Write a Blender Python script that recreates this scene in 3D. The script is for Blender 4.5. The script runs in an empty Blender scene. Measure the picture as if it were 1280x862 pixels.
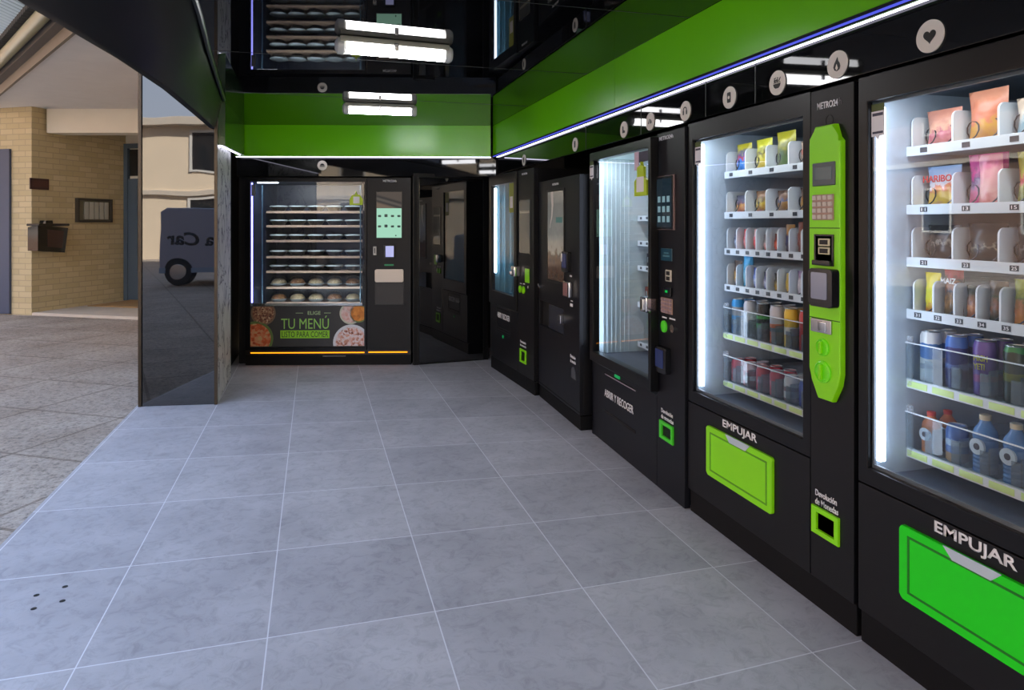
import bpy, bmesh, math, random
from mathutils import Vector, Matrix
random.seed(7)
SC = bpy.context.scene
COL = SC.collection
PI = math.pi

# ------------------------------------------------------------------ materials
def lin(c):
    out = []
    for v in c[:3]:
        v = v / 255.0
        out.append(v / 12.92 if v <= 0.04045 else ((v + 0.055) / 1.055) ** 2.4)
    return (out[0], out[1], out[2], 1.0)

MATS = {}
def base_mat(name):
    m = bpy.data.materials.new(name); m.use_nodes = True
    nt = m.node_tree; nt.nodes.clear()
    out = nt.nodes.new('ShaderNodeOutputMaterial')
    return m, nt, out

def N(nt, typ, **kw):
    n = nt.nodes.new(typ)
    for k, v in kw.items():
        if hasattr(n, k) and k not in ('inputs',):
            try:
                setattr(n, k, v); continue
            except Exception:
                pass
        n.inputs[k.replace('_', ' ')].default_value = v
    return n

def pbr(name, col, rough=0.5, metal=0.0, ior=1.5, noise=0.0, nscale=40.0, bump=0.0, bscale=200.0, coat=0.0, emit=None, estr=0.0, alpha=None):
    if name in MATS: return MATS[name]
    m, nt, out = base_mat(name)
    b = nt.nodes.new('ShaderNodeBsdfPrincipled')
    c = lin(col)
    b.inputs['Base Color'].default_value = c
    b.inputs['Roughness'].default_value = rough
    b.inputs['Metallic'].default_value = metal
    b.inputs['IOR'].default_value = ior
    b.inputs['Coat Weight'].default_value = coat
    tc = nt.nodes.new('ShaderNodeTexCoord')
    if noise > 0:
        nz = N(nt, 'ShaderNodeTexNoise'); nz.inputs['Scale'].default_value = nscale; nz.inputs['Detail'].default_value = 4
        nt.links.new(tc.outputs['Object'], nz.inputs['Vector'])
        mx = nt.nodes.new('ShaderNodeMix'); mx.data_type = 'RGBA'
        mx.inputs[6].default_value = tuple(v * (1 - noise) for v in c[:3]) + (1,)
        mx.inputs[7].default_value = tuple(min(1, v * (1 + noise)) for v in c[:3]) + (1,)
        nt.links.new(nz.outputs['Fac'], mx.inputs[0])
        nt.links.new(mx.outputs[2], b.inputs['Base Color'])
    if bump > 0:
        nb = N(nt, 'ShaderNodeTexNoise'); nb.inputs['Scale'].default_value = bscale
        nt.links.new(tc.outputs['Object'], nb.inputs['Vector'])
        bp = nt.nodes.new('ShaderNodeBump'); bp.inputs['Strength'].default_value = bump; bp.inputs['Distance'].default_value = 0.01
        nt.links.new(nb.outputs['Fac'], bp.inputs['Height']); nt.links.new(bp.outputs['Normal'], b.inputs['Normal'])
    if emit:
        b.inputs['Emission Color'].default_value = lin(emit); b.inputs['Emission Strength'].default_value = estr
    nt.links.new(b.outputs[0], out.inputs[0])
    MATS[name] = m
    return m

def emis(name, col, s):
    if name in MATS: return MATS[name]
    m, nt, out = base_mat(name)
    e = nt.nodes.new('ShaderNodeEmission'); e.inputs[0].default_value = lin(col); e.inputs[1].default_value = s
    nt.links.new(e.outputs[0], out.inputs[0]); MATS[name] = m
    return m

def glass_mat(name, tint=(250, 252, 252), ior=1.5, rough=0.0):
    if name in MATS: return MATS[name]
    m, nt, out = base_mat(name)
    t = nt.nodes.new('ShaderNodeBsdfTransparent'); t.inputs[0].default_value = lin(tint)
    g = nt.nodes.new('ShaderNodeBsdfGlossy'); g.inputs['Roughness'].default_value = rough
    fr = nt.nodes.new('ShaderNodeFresnel'); fr.inputs['IOR'].default_value = ior
    geo = nt.nodes.new('ShaderNodeNewGeometry')
    inv = nt.nodes.new('ShaderNodeMath'); inv.operation = 'SUBTRACT'; inv.inputs[0].default_value = 1.0
    nt.links.new(geo.outputs['Backfacing'], inv.inputs[1])
    mu = nt.nodes.new('ShaderNodeMath'); mu.operation = 'MULTIPLY'
    nt.links.new(fr.outputs[0], mu.inputs[0]); nt.links.new(inv.outputs[0], mu.inputs[1])
    mx = nt.nodes.new('ShaderNodeMixShader')
    nt.links.new(mu.outputs[0], mx.inputs[0]); nt.links.new(t.outputs[0], mx.inputs[1]); nt.links.new(g.outputs[0], mx.inputs[2])
    nt.links.new(mx.outputs[0], out.inputs[0]); MATS[name] = m
    return m

def frost_mat(name, col, op):
    if name in MATS: return MATS[name]
    m, nt, out = base_mat(name)
    t = nt.nodes.new('ShaderNodeBsdfTransparent'); d = nt.nodes.new('ShaderNodeBsdfPrincipled')
    d.inputs['Base Color'].default_value = lin(col); d.inputs['Roughness'].default_value = .25
    mx = nt.nodes.new('ShaderNodeMixShader'); mx.inputs[0].default_value = op
    nt.links.new(t.outputs[0], mx.inputs[1]); nt.links.new(d.outputs[0], mx.inputs[2]); nt.links.new(mx.outputs[0], out.inputs[0])
    MATS[name] = m
    return m

def ramp(nt, stops, interp='LINEAR'):
    r = nt.nodes.new('ShaderNodeValToRGB'); r.color_ramp.interpolation = interp
    el = r.color_ramp.elements
    while len(el) > 1: el.remove(el[0])
    el[0].position = stops[0][0]; el[0].color = lin(stops[0][1])
    for p, c in stops[1:]:
        e = el.new(p); e.color = lin(c)
    return r

def wrap_mat(name, stops, blotch=0.25, scale=22.0, rough=0.28, metal=0.0, axis='Z'):
    """printed packaging film: colour bands up the pack, edges broken by noise"""
    if name in MATS: return MATS[name]
    m, nt, out = base_mat(name)
    tc = nt.nodes.new('ShaderNodeTexCoord')
    sx = nt.nodes.new('ShaderNodeSeparateXYZ'); nt.links.new(tc.outputs['Generated'], sx.inputs[0])
    nz = nt.nodes.new('ShaderNodeTexNoise'); nz.inputs['Scale'].default_value = scale; nz.inputs['Detail'].default_value = 3
    nt.links.new(tc.outputs['Object'], nz.inputs['Vector'])
    a = nt.nodes.new('ShaderNodeMath'); a.operation = 'MULTIPLY_ADD'; a.inputs[1].default_value = blotch; a.inputs[2].default_value = -blotch / 2
    nt.links.new(nz.outputs['Fac'], a.inputs[0])
    ad = nt.nodes.new('ShaderNodeMath'); ad.operation = 'ADD'
    nt.links.new(sx.outputs[axis], ad.inputs[0]); nt.links.new(a.outputs[0], ad.inputs[1])
    r = ramp(nt, stops, 'CONSTANT' if blotch < .2 else 'LINEAR'); nt.links.new(ad.outputs[0], r.inputs[0])
    b = nt.nodes.new('ShaderNodeBsdfPrincipled'); b.inputs['Roughness'].default_value = rough; b.inputs['Metallic'].default_value = metal
    nt.links.new(r.outputs[0], b.inputs['Base Color']); nt.links.new(b.outputs[0], out.inputs[0])
    MATS[name] = m
    return m

def voro_mat(name, stops, scale=60, rough=.5):
    if name in MATS: return MATS[name]
    m, nt, out = base_mat(name)
    tc = nt.nodes.new('ShaderNodeTexCoord')
    v = nt.nodes.new('ShaderNodeTexVoronoi'); v.inputs['Scale'].default_value = scale
    nz = nt.nodes.new('ShaderNodeTexNoise'); nz.inputs['Scale'].default_value = scale * .5
    nt.links.new(tc.outputs['Object'], v.inputs['Vector']); nt.links.new(tc.outputs['Object'], nz.inputs['Vector'])
    a = nt.nodes.new('ShaderNodeMix'); a.data_type = 'FLOAT'; a.inputs[0].default_value = .5
    nt.links.new(v.outputs['Color'], a.inputs[2]); nt.links.new(nz.outputs['Fac'], a.inputs[3])
    r = ramp(nt, stops); nt.links.new(a.outputs[0], r.inputs[0])
    b = nt.nodes.new('ShaderNodeBsdfPrincipled'); b.inputs['Roughness'].default_value = rough
    nt.links.new(r.outputs[0], b.inputs['Base Color']); nt.links.new(b.outputs[0], out.inputs[0])
    MATS[name] = m
    return m

def floor_mat():
    m, nt, out = base_mat('grey_porcelain_tile')
    uv = nt.nodes.new('ShaderNodeUVMap'); uv.uv_map = 'tile'
    tc = nt.nodes.new('ShaderNodeTexCoord')
    sx = nt.nodes.new('ShaderNodeSeparateXYZ'); nt.links.new(uv.outputs[0], sx.inputs[0])
    def edge(sock):
        f = nt.nodes.new('ShaderNodeMath'); f.operation = 'FRACT'; nt.links.new(sock, f.inputs[0])
        s = nt.nodes.new('ShaderNodeMath'); s.operation = 'SUBTRACT'; s.inputs[1].default_value = .5; nt.links.new(f.outputs[0], s.inputs[0])
        a = nt.nodes.new('ShaderNodeMath'); a.operation = 'ABSOLUTE'; nt.links.new(s.outputs[0], a.inputs[0])
        return a.outputs[0]
    mxm = nt.nodes.new('ShaderNodeMath'); mxm.operation = 'MAXIMUM'
    nt.links.new(edge(sx.outputs[0]), mxm.inputs[0]); nt.links.new(edge(sx.outputs[1]), mxm.inputs[1])
    gt = nt.nodes.new('ShaderNodeMath'); gt.operation = 'GREATER_THAN'; gt.inputs[1].default_value = .4962
    nt.links.new(mxm.outputs[0], gt.inputs[0])
    n1 = nt.nodes.new('ShaderNodeTexNoise'); n1.inputs['Scale'].default_value = 2.6; n1.inputs['Detail'].default_value = 8; n1.inputs['Roughness'].default_value = .62
    n2 = nt.nodes.new('ShaderNodeTexNoise'); n2.inputs['Scale'].default_value = 16; n2.inputs['Detail'].default_value = 8; n2.inputs['Roughness'].default_value = .75; n2.inputs['Distortion'].default_value = 1.0
    nt.links.new(tc.outputs['Object'], n1.inputs['Vector']); nt.links.new(tc.outputs['Object'], n2.inputs['Vector'])
    r1 = ramp(nt, [(0.3, (163, 161, 165)), (0.7, (186, 184, 188))]); nt.links.new(n1.outputs['Fac'], r1.inputs[0])
    r2 = ramp(nt, [(.34, (205, 205, 205)), (.52, (255, 255, 255))]); nt.links.new(n2.outputs['Fac'], r2.inputs[0])
    mu = nt.nodes.new('ShaderNodeMix'); mu.data_type = 'RGBA'; mu.blend_type = 'MULTIPLY'; mu.inputs[0].default_value = .55
    nt.links.new(r1.outputs[0], mu.inputs[6]); nt.links.new(r2.outputs[0], mu.inputs[7])
    # each tile slightly its own tone
    fl = nt.nodes.new('ShaderNodeVectorMath'); fl.operation = 'FLOOR'; nt.links.new(uv.outputs[0], fl.inputs[0])
    wn = nt.nodes.new('ShaderNodeTexWhiteNoise'); nt.links.new(fl.outputs[0], wn.inputs['Vector'])
    rt = ramp(nt, [(0, (236, 236, 238)), (1, (255, 255, 255))]); nt.links.new(wn.outputs['Value'], rt.inputs[0])
    mt = nt.nodes.new('ShaderNodeMix'); mt.data_type = 'RGBA'; mt.blend_type = 'MULTIPLY'; mt.inputs[0].default_value = 1
    nt.links.new(mu.outputs[2], mt.inputs[6]); nt.links.new(rt.outputs[0], mt.inputs[7])
    mg = nt.nodes.new('ShaderNodeMix'); mg.data_type = 'RGBA'; mg.inputs[7].default_value = lin((210, 210, 215))
    nt.links.new(gt.outputs[0], mg.inputs[0]); nt.links.new(mt.outputs[2], mg.inputs[6])
    b = nt.nodes.new('ShaderNodeBsdfPrincipled'); b.inputs['Roughness'].default_value = .55; b.inputs['IOR'].default_value = 1.4
    nt.links.new(mg.outputs[2], b.inputs['Base Color'])
    bp = nt.nodes.new('ShaderNodeBump'); bp.inputs['Strength'].default_value = .15; bp.inputs['Distance'].default_value = .004
    nt.links.new(n2.outputs['Fac'], bp.inputs['Height']); nt.links.new(bp.outputs[0], b.inputs['Normal'])
    nt.links.new(b.outputs[0], out.inputs[0])
    return m

def pavement_mat():
    m, nt, out = base_mat('worn_street_paving')
    tc = nt.nodes.new('ShaderNodeTexCoord')
    mp = nt.nodes.new('ShaderNodeMapping'); mp.inputs['Rotation'].default_value = (0, 0, .55); nt.links.new(tc.outputs['Object'], mp.inputs[0])
    n1 = nt.nodes.new('ShaderNodeTexNoise'); n1.inputs['Scale'].default_value = 1.6; n1.inputs['Detail'].default_value = 6
    n2 = nt.nodes.new('ShaderNodeTexNoise'); n2.inputs['Scale'].default_value = 34; n2.inputs['Detail'].default_value = 6; n2.inputs['Roughness'].default_value = .8
    nt.links.new(tc.outputs['Object'], n1.inputs[0]); nt.links.new(tc.outputs['Object'], n2.inputs[0])
    r1 = ramp(nt, [(.3, (164, 150, 137)), (.7, (190, 178, 166))]); nt.links.new(n1.outputs['Fac'], r1.inputs[0])
    r2 = ramp(nt, [(.34, (95, 95, 95)), (.5, (225, 225, 225)), (.66, (255, 255, 255))]); nt.links.new(n2.outputs['Fac'], r2.inputs[0])
    mu = nt.nodes.new('ShaderNodeMix'); mu.data_type = 'RGBA'; mu.blend_type = 'MULTIPLY'; mu.inputs[0].default_value = .8
    nt.links.new(r1.outputs[0], mu.inputs[6]); nt.links.new(r2.outputs[0], mu.inputs[7])
    br = nt.nodes.new('ShaderNodeTexBrick'); br.offset = 0; br.inputs['Scale'].default_value = 1
    br.inputs['Brick Width'].default_value = .8; br.inputs['Row Height'].default_value = .8; br.inputs['Mortar Size'].default_value = .012
    br.inputs['Color1'].default_value = (1, 1, 1, 1); br.inputs['Color2'].default_value = (.93, .92, .9, 1); br.inputs['Mortar'].default_value = (.6, .57, .54, 1)
    nt.links.new(mp.outputs[0], br.inputs[0])
    m2 = nt.nodes.new('ShaderNodeMix'); m2.data_type = 'RGBA'; m2.blend_type = 'MULTIPLY'; m2.inputs[0].default_value = 1
    nt.links.new(mu.outputs[2], m2.inputs[6]); nt.links.new(br.outputs['Color'], m2.inputs[7])
    b = nt.nodes.new('ShaderNodeBsdfPrincipled'); b.inputs['Roughness'].default_value = .85
    nt.links.new(m2.outputs[2], b.inputs['Base Color'])
    bp = nt.nodes.new('ShaderNodeBump'); bp.inputs['Strength'].default_value = .5; bp.inputs['Distance'].default_value = .01
    nt.links.new(n2.outputs['Fac'], bp.inputs['Height']); nt.links.new(bp.outputs[0], b.inputs['Normal'])
    nt.links.new(b.outputs[0], out.inputs[0])
    return m

def brick_mat(name, c1, c2, mortar, w=.24, h=.085):
    m, nt, out = base_mat(name)
    tc = nt.nodes.new('ShaderNodeTexCoord')
    sx = nt.nodes.new('ShaderNodeSeparateXYZ'); nt.links.new(tc.outputs['Object'], sx.inputs[0])
    ad = nt.nodes.new('ShaderNodeMath'); ad.operation = 'ADD'; nt.links.new(sx.outputs[0], ad.inputs[0]); nt.links.new(sx.outputs[1], ad.inputs[1])
    cb = nt.nodes.new('ShaderNodeCombineXYZ'); nt.links.new(ad.outputs[0], cb.inputs[0]); nt.links.new(sx.outputs[2], cb.inputs[1])
    br = nt.nodes.new('ShaderNodeTexBrick'); br.inputs['Scale'].default_value = 1
    br.inputs['Brick Width'].default_value = w; br.inputs['Row Height'].default_value = h; br.inputs['Mortar Size'].default_value = .006
    br.inputs['Color1'].default_value = lin(c1); br.inputs['Color2'].default_value = lin(c2); br.inputs['Mortar'].default_value = lin(mortar)
    nt.links.new(cb.outputs[0], br.inputs[0])
    b = nt.nodes.new('ShaderNodeBsdfPrincipled'); b.inputs['Roughness'].default_value = .8
    nt.links.new(br.outputs['Color'], b.inputs['Base Color'])
    bp = nt.nodes.new('ShaderNodeBump'); bp.inputs['Strength'].default_value = .6; bp.inputs['Distance'].default_value = .008; bp.invert = True
    nt.links.new(br.outputs['Fac'], bp.inputs['Height']); nt.links.new(bp.outputs[0], b.inputs['Normal'])
    nt.links.new(b.outputs[0], out.inputs[0])
    return m

def veined_panel_mat():
    m, nt, out = base_mat('pale_veined_panel')
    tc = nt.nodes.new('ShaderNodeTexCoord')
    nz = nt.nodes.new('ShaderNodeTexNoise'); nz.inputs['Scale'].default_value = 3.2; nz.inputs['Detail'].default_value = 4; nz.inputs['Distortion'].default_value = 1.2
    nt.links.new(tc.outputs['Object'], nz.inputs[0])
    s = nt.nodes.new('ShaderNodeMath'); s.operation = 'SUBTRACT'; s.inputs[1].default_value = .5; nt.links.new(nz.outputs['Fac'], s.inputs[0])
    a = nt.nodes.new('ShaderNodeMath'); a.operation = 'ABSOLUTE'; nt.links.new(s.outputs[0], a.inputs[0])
    r = ramp(nt, [(0, (30, 31, 33)), (.008, (70, 72, 72)), (.018, (214, 214, 206)), (.2, (236, 236, 228))]); nt.links.new(a.outputs[0], r.inputs[0])  # pale panel with dark vein lines drawn from noise
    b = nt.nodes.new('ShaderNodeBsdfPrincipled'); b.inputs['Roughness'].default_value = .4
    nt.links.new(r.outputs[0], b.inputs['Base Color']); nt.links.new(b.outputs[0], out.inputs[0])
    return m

def gloss_black(name, ior=1.7, rough=.02, wave=0.0, wscale=1.5, seam=None):
    """black glass-like cladding, faint waviness of the sheet, optional panel seams"""
    m, nt, out = base_mat(name)
    b = nt.nodes.new('ShaderNodeBsdfPrincipled'); b.inputs['Base Color'].default_value = (.004, .004, .0045, 1)
    b.inputs['Roughness'].default_value = rough; b.inputs['IOR'].default_value = ior
    tc = nt.nodes.new('ShaderNodeTexCoord')
    h = None
    if wave:
        nz = nt.nodes.new('ShaderNodeTexNoise'); nz.inputs['Scale'].default_value = wscale; nz.inputs['Detail'].default_value = 1
        nt.links.new(tc.outputs['Object'], nz.inputs[0])
        bp = nt.nodes.new('ShaderNodeBump'); bp.inputs['Strength'].default_value = wave; bp.inputs['Distance'].default_value = .05
        nt.links.new(nz.outputs['Fac'], bp.inputs['Height']); nt.links.new(bp.outputs[0], b.inputs['Normal'])
    nt.links.new(b.outputs[0], out.inputs[0]); MATS[name] = m
    return m

M_body = pbr('black_powder_coat', (19, 19, 22), .42, ior=1.36, noise=.15, nscale=6)
M_body2 = pbr('black_coat_navy', (19, 20, 26), .42, ior=1.36, noise=.15, nscale=6)
M_plinth = pbr('matt_black_plinth', (12, 12, 14), .6, ior=1.3)
M_frame = pbr('black_door_frame', (15, 15, 17), .34, ior=1.36)
M_gap = pbr('black_void', (4, 4, 5), .8)
M_green = pbr('lime_plastic', (140, 232, 8), .35)
M_green2 = pbr('emerald_plastic', (22, 226, 8), .35)
M_greend = pbr('lime_plastic_groove', (84, 160, 12), .4)
M_white = pbr('white_vinyl', (235, 235, 238), .5)
M_whitedim = pbr('grey_vinyl', (95, 95, 98), .5)
M_tag = pbr('pale_blue_sticker', (190, 205, 215), .4)
M_cream = pbr('cream_vinyl', (226, 218, 205), .5)
M_ink = pbr('black_ink', (14, 14, 14), .5)
M_steel = pbr('brushed_steel', (190, 190, 192), .25, metal=1.0)
M_chrome = pbr('chrome', (215, 215, 218), .12, metal=1.0)
M_wire = pbr('dark_spiral_wire', (70, 72, 78), .35, metal=.8)
M_tray = pbr('white_shelf_enamel', (206, 214, 220), .35)
M_div = pbr('pale_grey_divider', (222, 229, 235), .4)
M_divc = frost_mat('smoky_divider', (200, 206, 212), .28)
M_liner = pbr('pale_liner', (176, 190, 205), .35, noise=.08, nscale=30)
M_linerd = pbr('dark_liner', (74, 82, 96), .4)
M_navy = pbr('navy_liner', (22, 28, 46), .4)
M_greenpaint = pbr('green_gloss_panel', (108, 200, 2), .24, noise=.04, nscale=3)
M_glass = glass_mat('window_glass_clear', (250, 252, 252), 1.62)
M_acryl = glass_mat('acrylic_guard', (235, 240, 242), 1.45)
M_ledw = emis('cool_white_light', (214, 230, 255), 10.0)
M_ledstrip = emis('white_led_line', (232, 230, 255), 5.0)
M_ledblue = emis('blue_led_line', (92, 100, 240), .95)
M_tube = emis('batten_tube_light', (252, 252, 255), 30.0)
M_amber = emis('amber_led_line', (255, 150, 20), 2.4)
M_mint = emis('mint_screen', (176, 232, 204), .85)
M_pricegreen = pbr('lime_price_label', (196, 222, 142), .4)
M_pricedark = pbr('dark_price_label', (45, 52, 60), .4)
M_acrred = pbr('can_lid_aluminium', (185, 188, 190), .3, metal=1.0)
M_stick = pbr('white_sticker', (232, 230, 232), .5)
M_stickh = pbr('olive_sticker_head', (70, 84, 24), .5)
M_lime = pbr('lime_sticker', (190, 216, 40), .5)
M_readb = pbr('reader_black_plastic', (24, 25, 28), .25)
M_screenb = pbr('reader_screen', (78, 84, 100), .12, emit=(110, 120, 160), estr=.25)
M_lcd = pbr('lcd_teal', (52, 78, 86), .15, emit=(40, 80, 90), estr=.2)
M_key = pbr('grey_keypad', (206, 196, 186), .4)
M_keyp = pbr('pink_grey_keypad', (150, 128, 134), .4)

# ------------------------------------------------------------------ mesh builder
class MB:
    def __init__(s): s.bm = bmesh.new(); s.bev = False
    def box(s, x0, x1, y0, y1, z0, z1, bev=0.0, seg=2, rot=None):
        mt = Matrix.Translation(((x0 + x1) / 2, (y0 + y1) / 2, (z0 + z1) / 2))
        if rot is not None: mt = mt @ rot
        mt = mt @ Matrix.Diagonal((abs(x1 - x0), abs(y1 - y0), abs(z1 - z0), 1))
        r = bmesh.ops.create_cube(s.bm, size=1, matrix=mt)
        if bev > 0:
            s.bev = True
            es = list({e for v in r['verts'] for e in v.link_edges})
            bmesh.ops.bevel(s.bm, geom=es, offset=bev, segments=seg, affect='EDGES', profile=.5)
        return s
    def prism(s, poly, y0, y1, bev=0.0):
        """polygon in x,z extruded along y"""
        b = s.bm
        f = [b.verts.new((x, y0, z)) for x, z in poly]; k = [b.verts.new((x, y1, z)) for x, z in poly]
        n = len(poly); fr = b.faces.new(f)
        b.faces.new(list(reversed(k)))
        for i in range(n):
            j = (i + 1) % n
            b.faces.new((f[j], f[i], k[i], k[j]))
        if bev > 0:
            s.bev = True
            bmesh.ops.bevel(b, geom=list(fr.edges), offset=bev, segments=2, affect='EDGES', profile=.5)
        return s
    def slab(s, poly, z0, z1):
        b = s.bm
        f = [b.verts.new((x, y, z0)) for x, y in poly]; k = [b.verts.new((x, y, z1)) for x, y in poly]
        n = len(poly); b.faces.new(list(reversed(f))); b.faces.new(k)
        for i in range(n):
            j = (i + 1) % n
            b.faces.new((f[i], f[j], k[j], k[i]))
        return s
    def frame(s, x0, x1, z0, z1, a0, a1, c0, c1, y0, y1, bev=0.0):
        """plate in x,z with a rectangular hole (a0..a1, c0..c1)"""
        b = s.bm
        def ring(p, y): return [b.verts.new((p[0], y, p[2])), b.verts.new((p[1], y, p[2])), b.verts.new((p[1], y, p[3])), b.verts.new((p[0], y, p[3]))]
        O0 = ring((x0, x1, z0, z1), y0); O1 = ring((x0, x1, z0, z1), y1); I0 = ring((a0, a1, c0, c1), y0); I1 = ring((a0, a1, c0, c1), y1)
        fs = []
        for i in range(4):
            j = (i + 1) % 4
            fs.append(b.faces.new((O0[i], O0[j], I0[j], I0[i]))); b.faces.new((O1[j], O1[i], I1[i], I1[j]))
            b.faces.new((O0[j], O0[i], O1[i], O1[j])); b.faces.new((I0[i], I0[j], I1[j], I1[i]))
        if bev > 0:
            s.bev = True
            es = [e for v in O0 + I0 for e in v.link_edges if all(w in O0 for w in e.verts) or all(w in I0 for w in e.verts)]
            bmesh.ops.bevel(b, geom=list(set(es)), offset=bev, segments=2, affect='EDGES', profile=.5)
        return s
    def lathe(s, prof, cx=0, cy=0, n=20, axis='z'):
        b = s.bm; rings = []
        for r, z in prof:
            ring = []
            for i in range(n):
                a = 2 * PI * i / n; p = (cx + r * math.cos(a), cy + r * math.sin(a), z)
                if axis == 'y': p = (cx + r * math.cos(a), z, cy + r * math.sin(a))
                if axis == 'x': p = (z, cx + r * math.cos(a), cy + r * math.sin(a))
                ring.append(b.verts.new(p))
            rings.append(ring)
        for q in range(len(rings) - 1):
            for i in range(n):
                j = (i + 1) % n
                b.faces.new((rings[q][i], rings[q][j], rings[q + 1][j], rings[q + 1][i]))
        if prof[0][0] > 1e-6: b.faces.new(list(reversed(rings[0])))
        if prof[-1][0] > 1e-6: b.faces.new(rings[-1])
        return s
    def tube(s, pts, rad, n=8, cap=True):
        b = s.bm; rings = []; pts = [Vector(p) for p in pts]; m = len(pts)
        up = None
        for i, p in enumerate(pts):
            t = (pts[min(i + 1, m - 1)] - pts[max(i - 1, 0)]).normalized()
            if up is None:
                up = Vector((0, 0, 1)) if abs(t.z) < .9 else Vector((1, 0, 0))
            x = t.cross(up).normalized(); y = x.cross(t).normalized(); up = y
            r = rad[i] if isinstance(rad, (list, tuple)) else rad
            rings.append([b.verts.new(p + x * (r * math.cos(2 * PI * k / n)) + y * (r * math.sin(2 * PI * k / n))) for k in range(n)])
        for q in range(m - 1):
            for k in range(n):
                j = (k + 1) % n
                b.faces.new((rings[q][k], rings[q][j], rings[q + 1][j], rings[q + 1][k]))
        if cap:
            b.faces.new(list(reversed(rings[0]))); b.faces.new(rings[-1])
        return s
    def build(s, name, mat, parent=None, smooth=True, loc=None, label=None):
        bmesh.ops.recalc_face_normals(s.bm, faces=s.bm.faces)
        if smooth:
            for f in s.bm.faces: f.smooth = True
            for e in s.bm.edges:
                if len(e.link_faces) == 2 and e.calc_face_angle(0) > .62: e.smooth = False
        me = bpy.data.meshes.new(name); s.bm.to_mesh(me); s.bm.free()
        o = bpy.data.objects.new(name, me); COL.objects.link(o)
        if mat is not None: me.materials.append(mat)
        if s.bev and smooth:
            wm = o.modifiers.new('weighted_normals', 'WEIGHTED_NORMAL'); wm.keep_sharp = True; wm.weight = 100
        if parent is not None: o.parent = parent
        if loc is not None: o.location = loc
        if label: o['label'] = label
        return o

def box(name, mat, parent, x0, x1, y0, y1, z0, z1, bev=.002, label=None):
    return MB().box(x0, x1, y0, y1, z0, z1, bev).build(name, mat, parent, label=label)

def rrect(x0, x1, z0, z1, r, n=5):
    pts = []
    for cx, cz, a0 in ((x1 - r, z0 + r, -PI / 2), (x1 - r, z1 - r, 0), (x0 + r, z1 - r, PI / 2), (x0 + r, z0 + r, PI)):
        for i in range(n + 1):
            a = a0 + PI / 2 * i / n; pts.append((cx + r * math.cos(a), cz + r * math.sin(a)))
    return pts
def circ(cx, cz, r, n=28): return [(cx + r * math.cos(2 * PI * i / n), cz + r * math.sin(2 * PI * i / n)) for i in range(n)]
def clip(poly, x0, x1, z0, z1):
    def cut(p, inside, inter):
        o = []
        for i in range(len(p)):
            a, b = p[i - 1], p[i]
            if inside(b):
                if not inside(a): o.append(inter(a, b))
                o.append(b)
            elif inside(a): o.append(inter(a, b))
        return o
    def ix(v): return lambda a, b: (v, a[1] + (b[1] - a[1]) * (v - a[0]) / (b[0] - a[0]))
    def iz(v): return lambda a, b: (a[0] + (b[0] - a[0]) * (v - a[1]) / (b[1] - a[1]), v)
    poly = cut(poly, lambda p: p[0] >= x0, ix(x0)); poly = cut(poly, lambda p: p[0] <= x1, ix(x1))
    poly = cut(poly, lambda p: p[1] >= z0, iz(z0)); poly = cut(poly, lambda p: p[1] <= z1, iz(z1))
    return poly

def empty(name, loc, rz=0.0):
    o = bpy.data.objects.new(name, None); COL.objects.link(o); o.location = loc; o.rotation_euler = (0, 0, rz); o.empty_display_size = .1
    return o
def tag(o, label, cat, group=None):
    o['label'] = label; o['category'] = cat
    if group: o['group'] = group
    return o
def struct(o):
    o['kind'] = 'structure'; return o
def dup(root, parent=None):
    c = root.copy(); COL.objects.link(c)
    if parent is not None: c.parent = parent
    for ch in root.children: dup(ch, c)
    return c

def lettering(s, x0, x1, z0, z1, y, mat, parent, name='lettering', bold=.0, depth=.0012, rot=0.0):
    """text fitted into x0..x1, z0..z1 on the plane y, facing -y"""
    cu = bpy.data.curves.new('t', 'FONT'); cu.body = s; cu.size = 1; cu.offset = bold; cu.resolution_u = 3; cu.extrude = .0
    o = bpy.data.objects.new('t', cu); COL.objects.link(o)
    bpy.context.view_layer.update()
    dg = bpy.context.evaluated_depsgraph_get()
    me = bpy.data.meshes.new_from_object(o.evaluated_get(dg))
    bpy.data.objects.remove(o); bpy.data.curves.remove(cu)
    xs = [v.co.x for v in me.vertices]; ys = [v.co.y for v in me.vertices]
    ax, bx, ay, by = min(xs), max(xs), min(ys), max(ys)
    for v in me.vertices:
        v.co = Vector((x0 + (v.co.x - ax) / (bx - ax) * (x1 - x0), y, z0 + (v.co.y - ay) / (by - ay) * (z1 - z0)))
    bm = bmesh.new(); bm.from_mesh(me)
    r = bmesh.ops.extrude_face_region(bm, geom=list(bm.faces))
    for g in r['geom']:
        if isinstance(g, bmesh.types.BMVert): g.co.y -= depth
    bmesh.ops.recalc_face_normals(bm, faces=bm.faces)
    bm.to_mesh(me); bm.free()
    me.name = name; me.materials.clear(); me.materials.append(mat)
    ob = bpy.data.objects.new(name, me); COL.objects.link(ob); ob.parent = parent
    return ob

# ------------------------------------------------------------------ the setting
FX = 1.708      # plane of the machine fronts on the right
CEIL = 2.308
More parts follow.
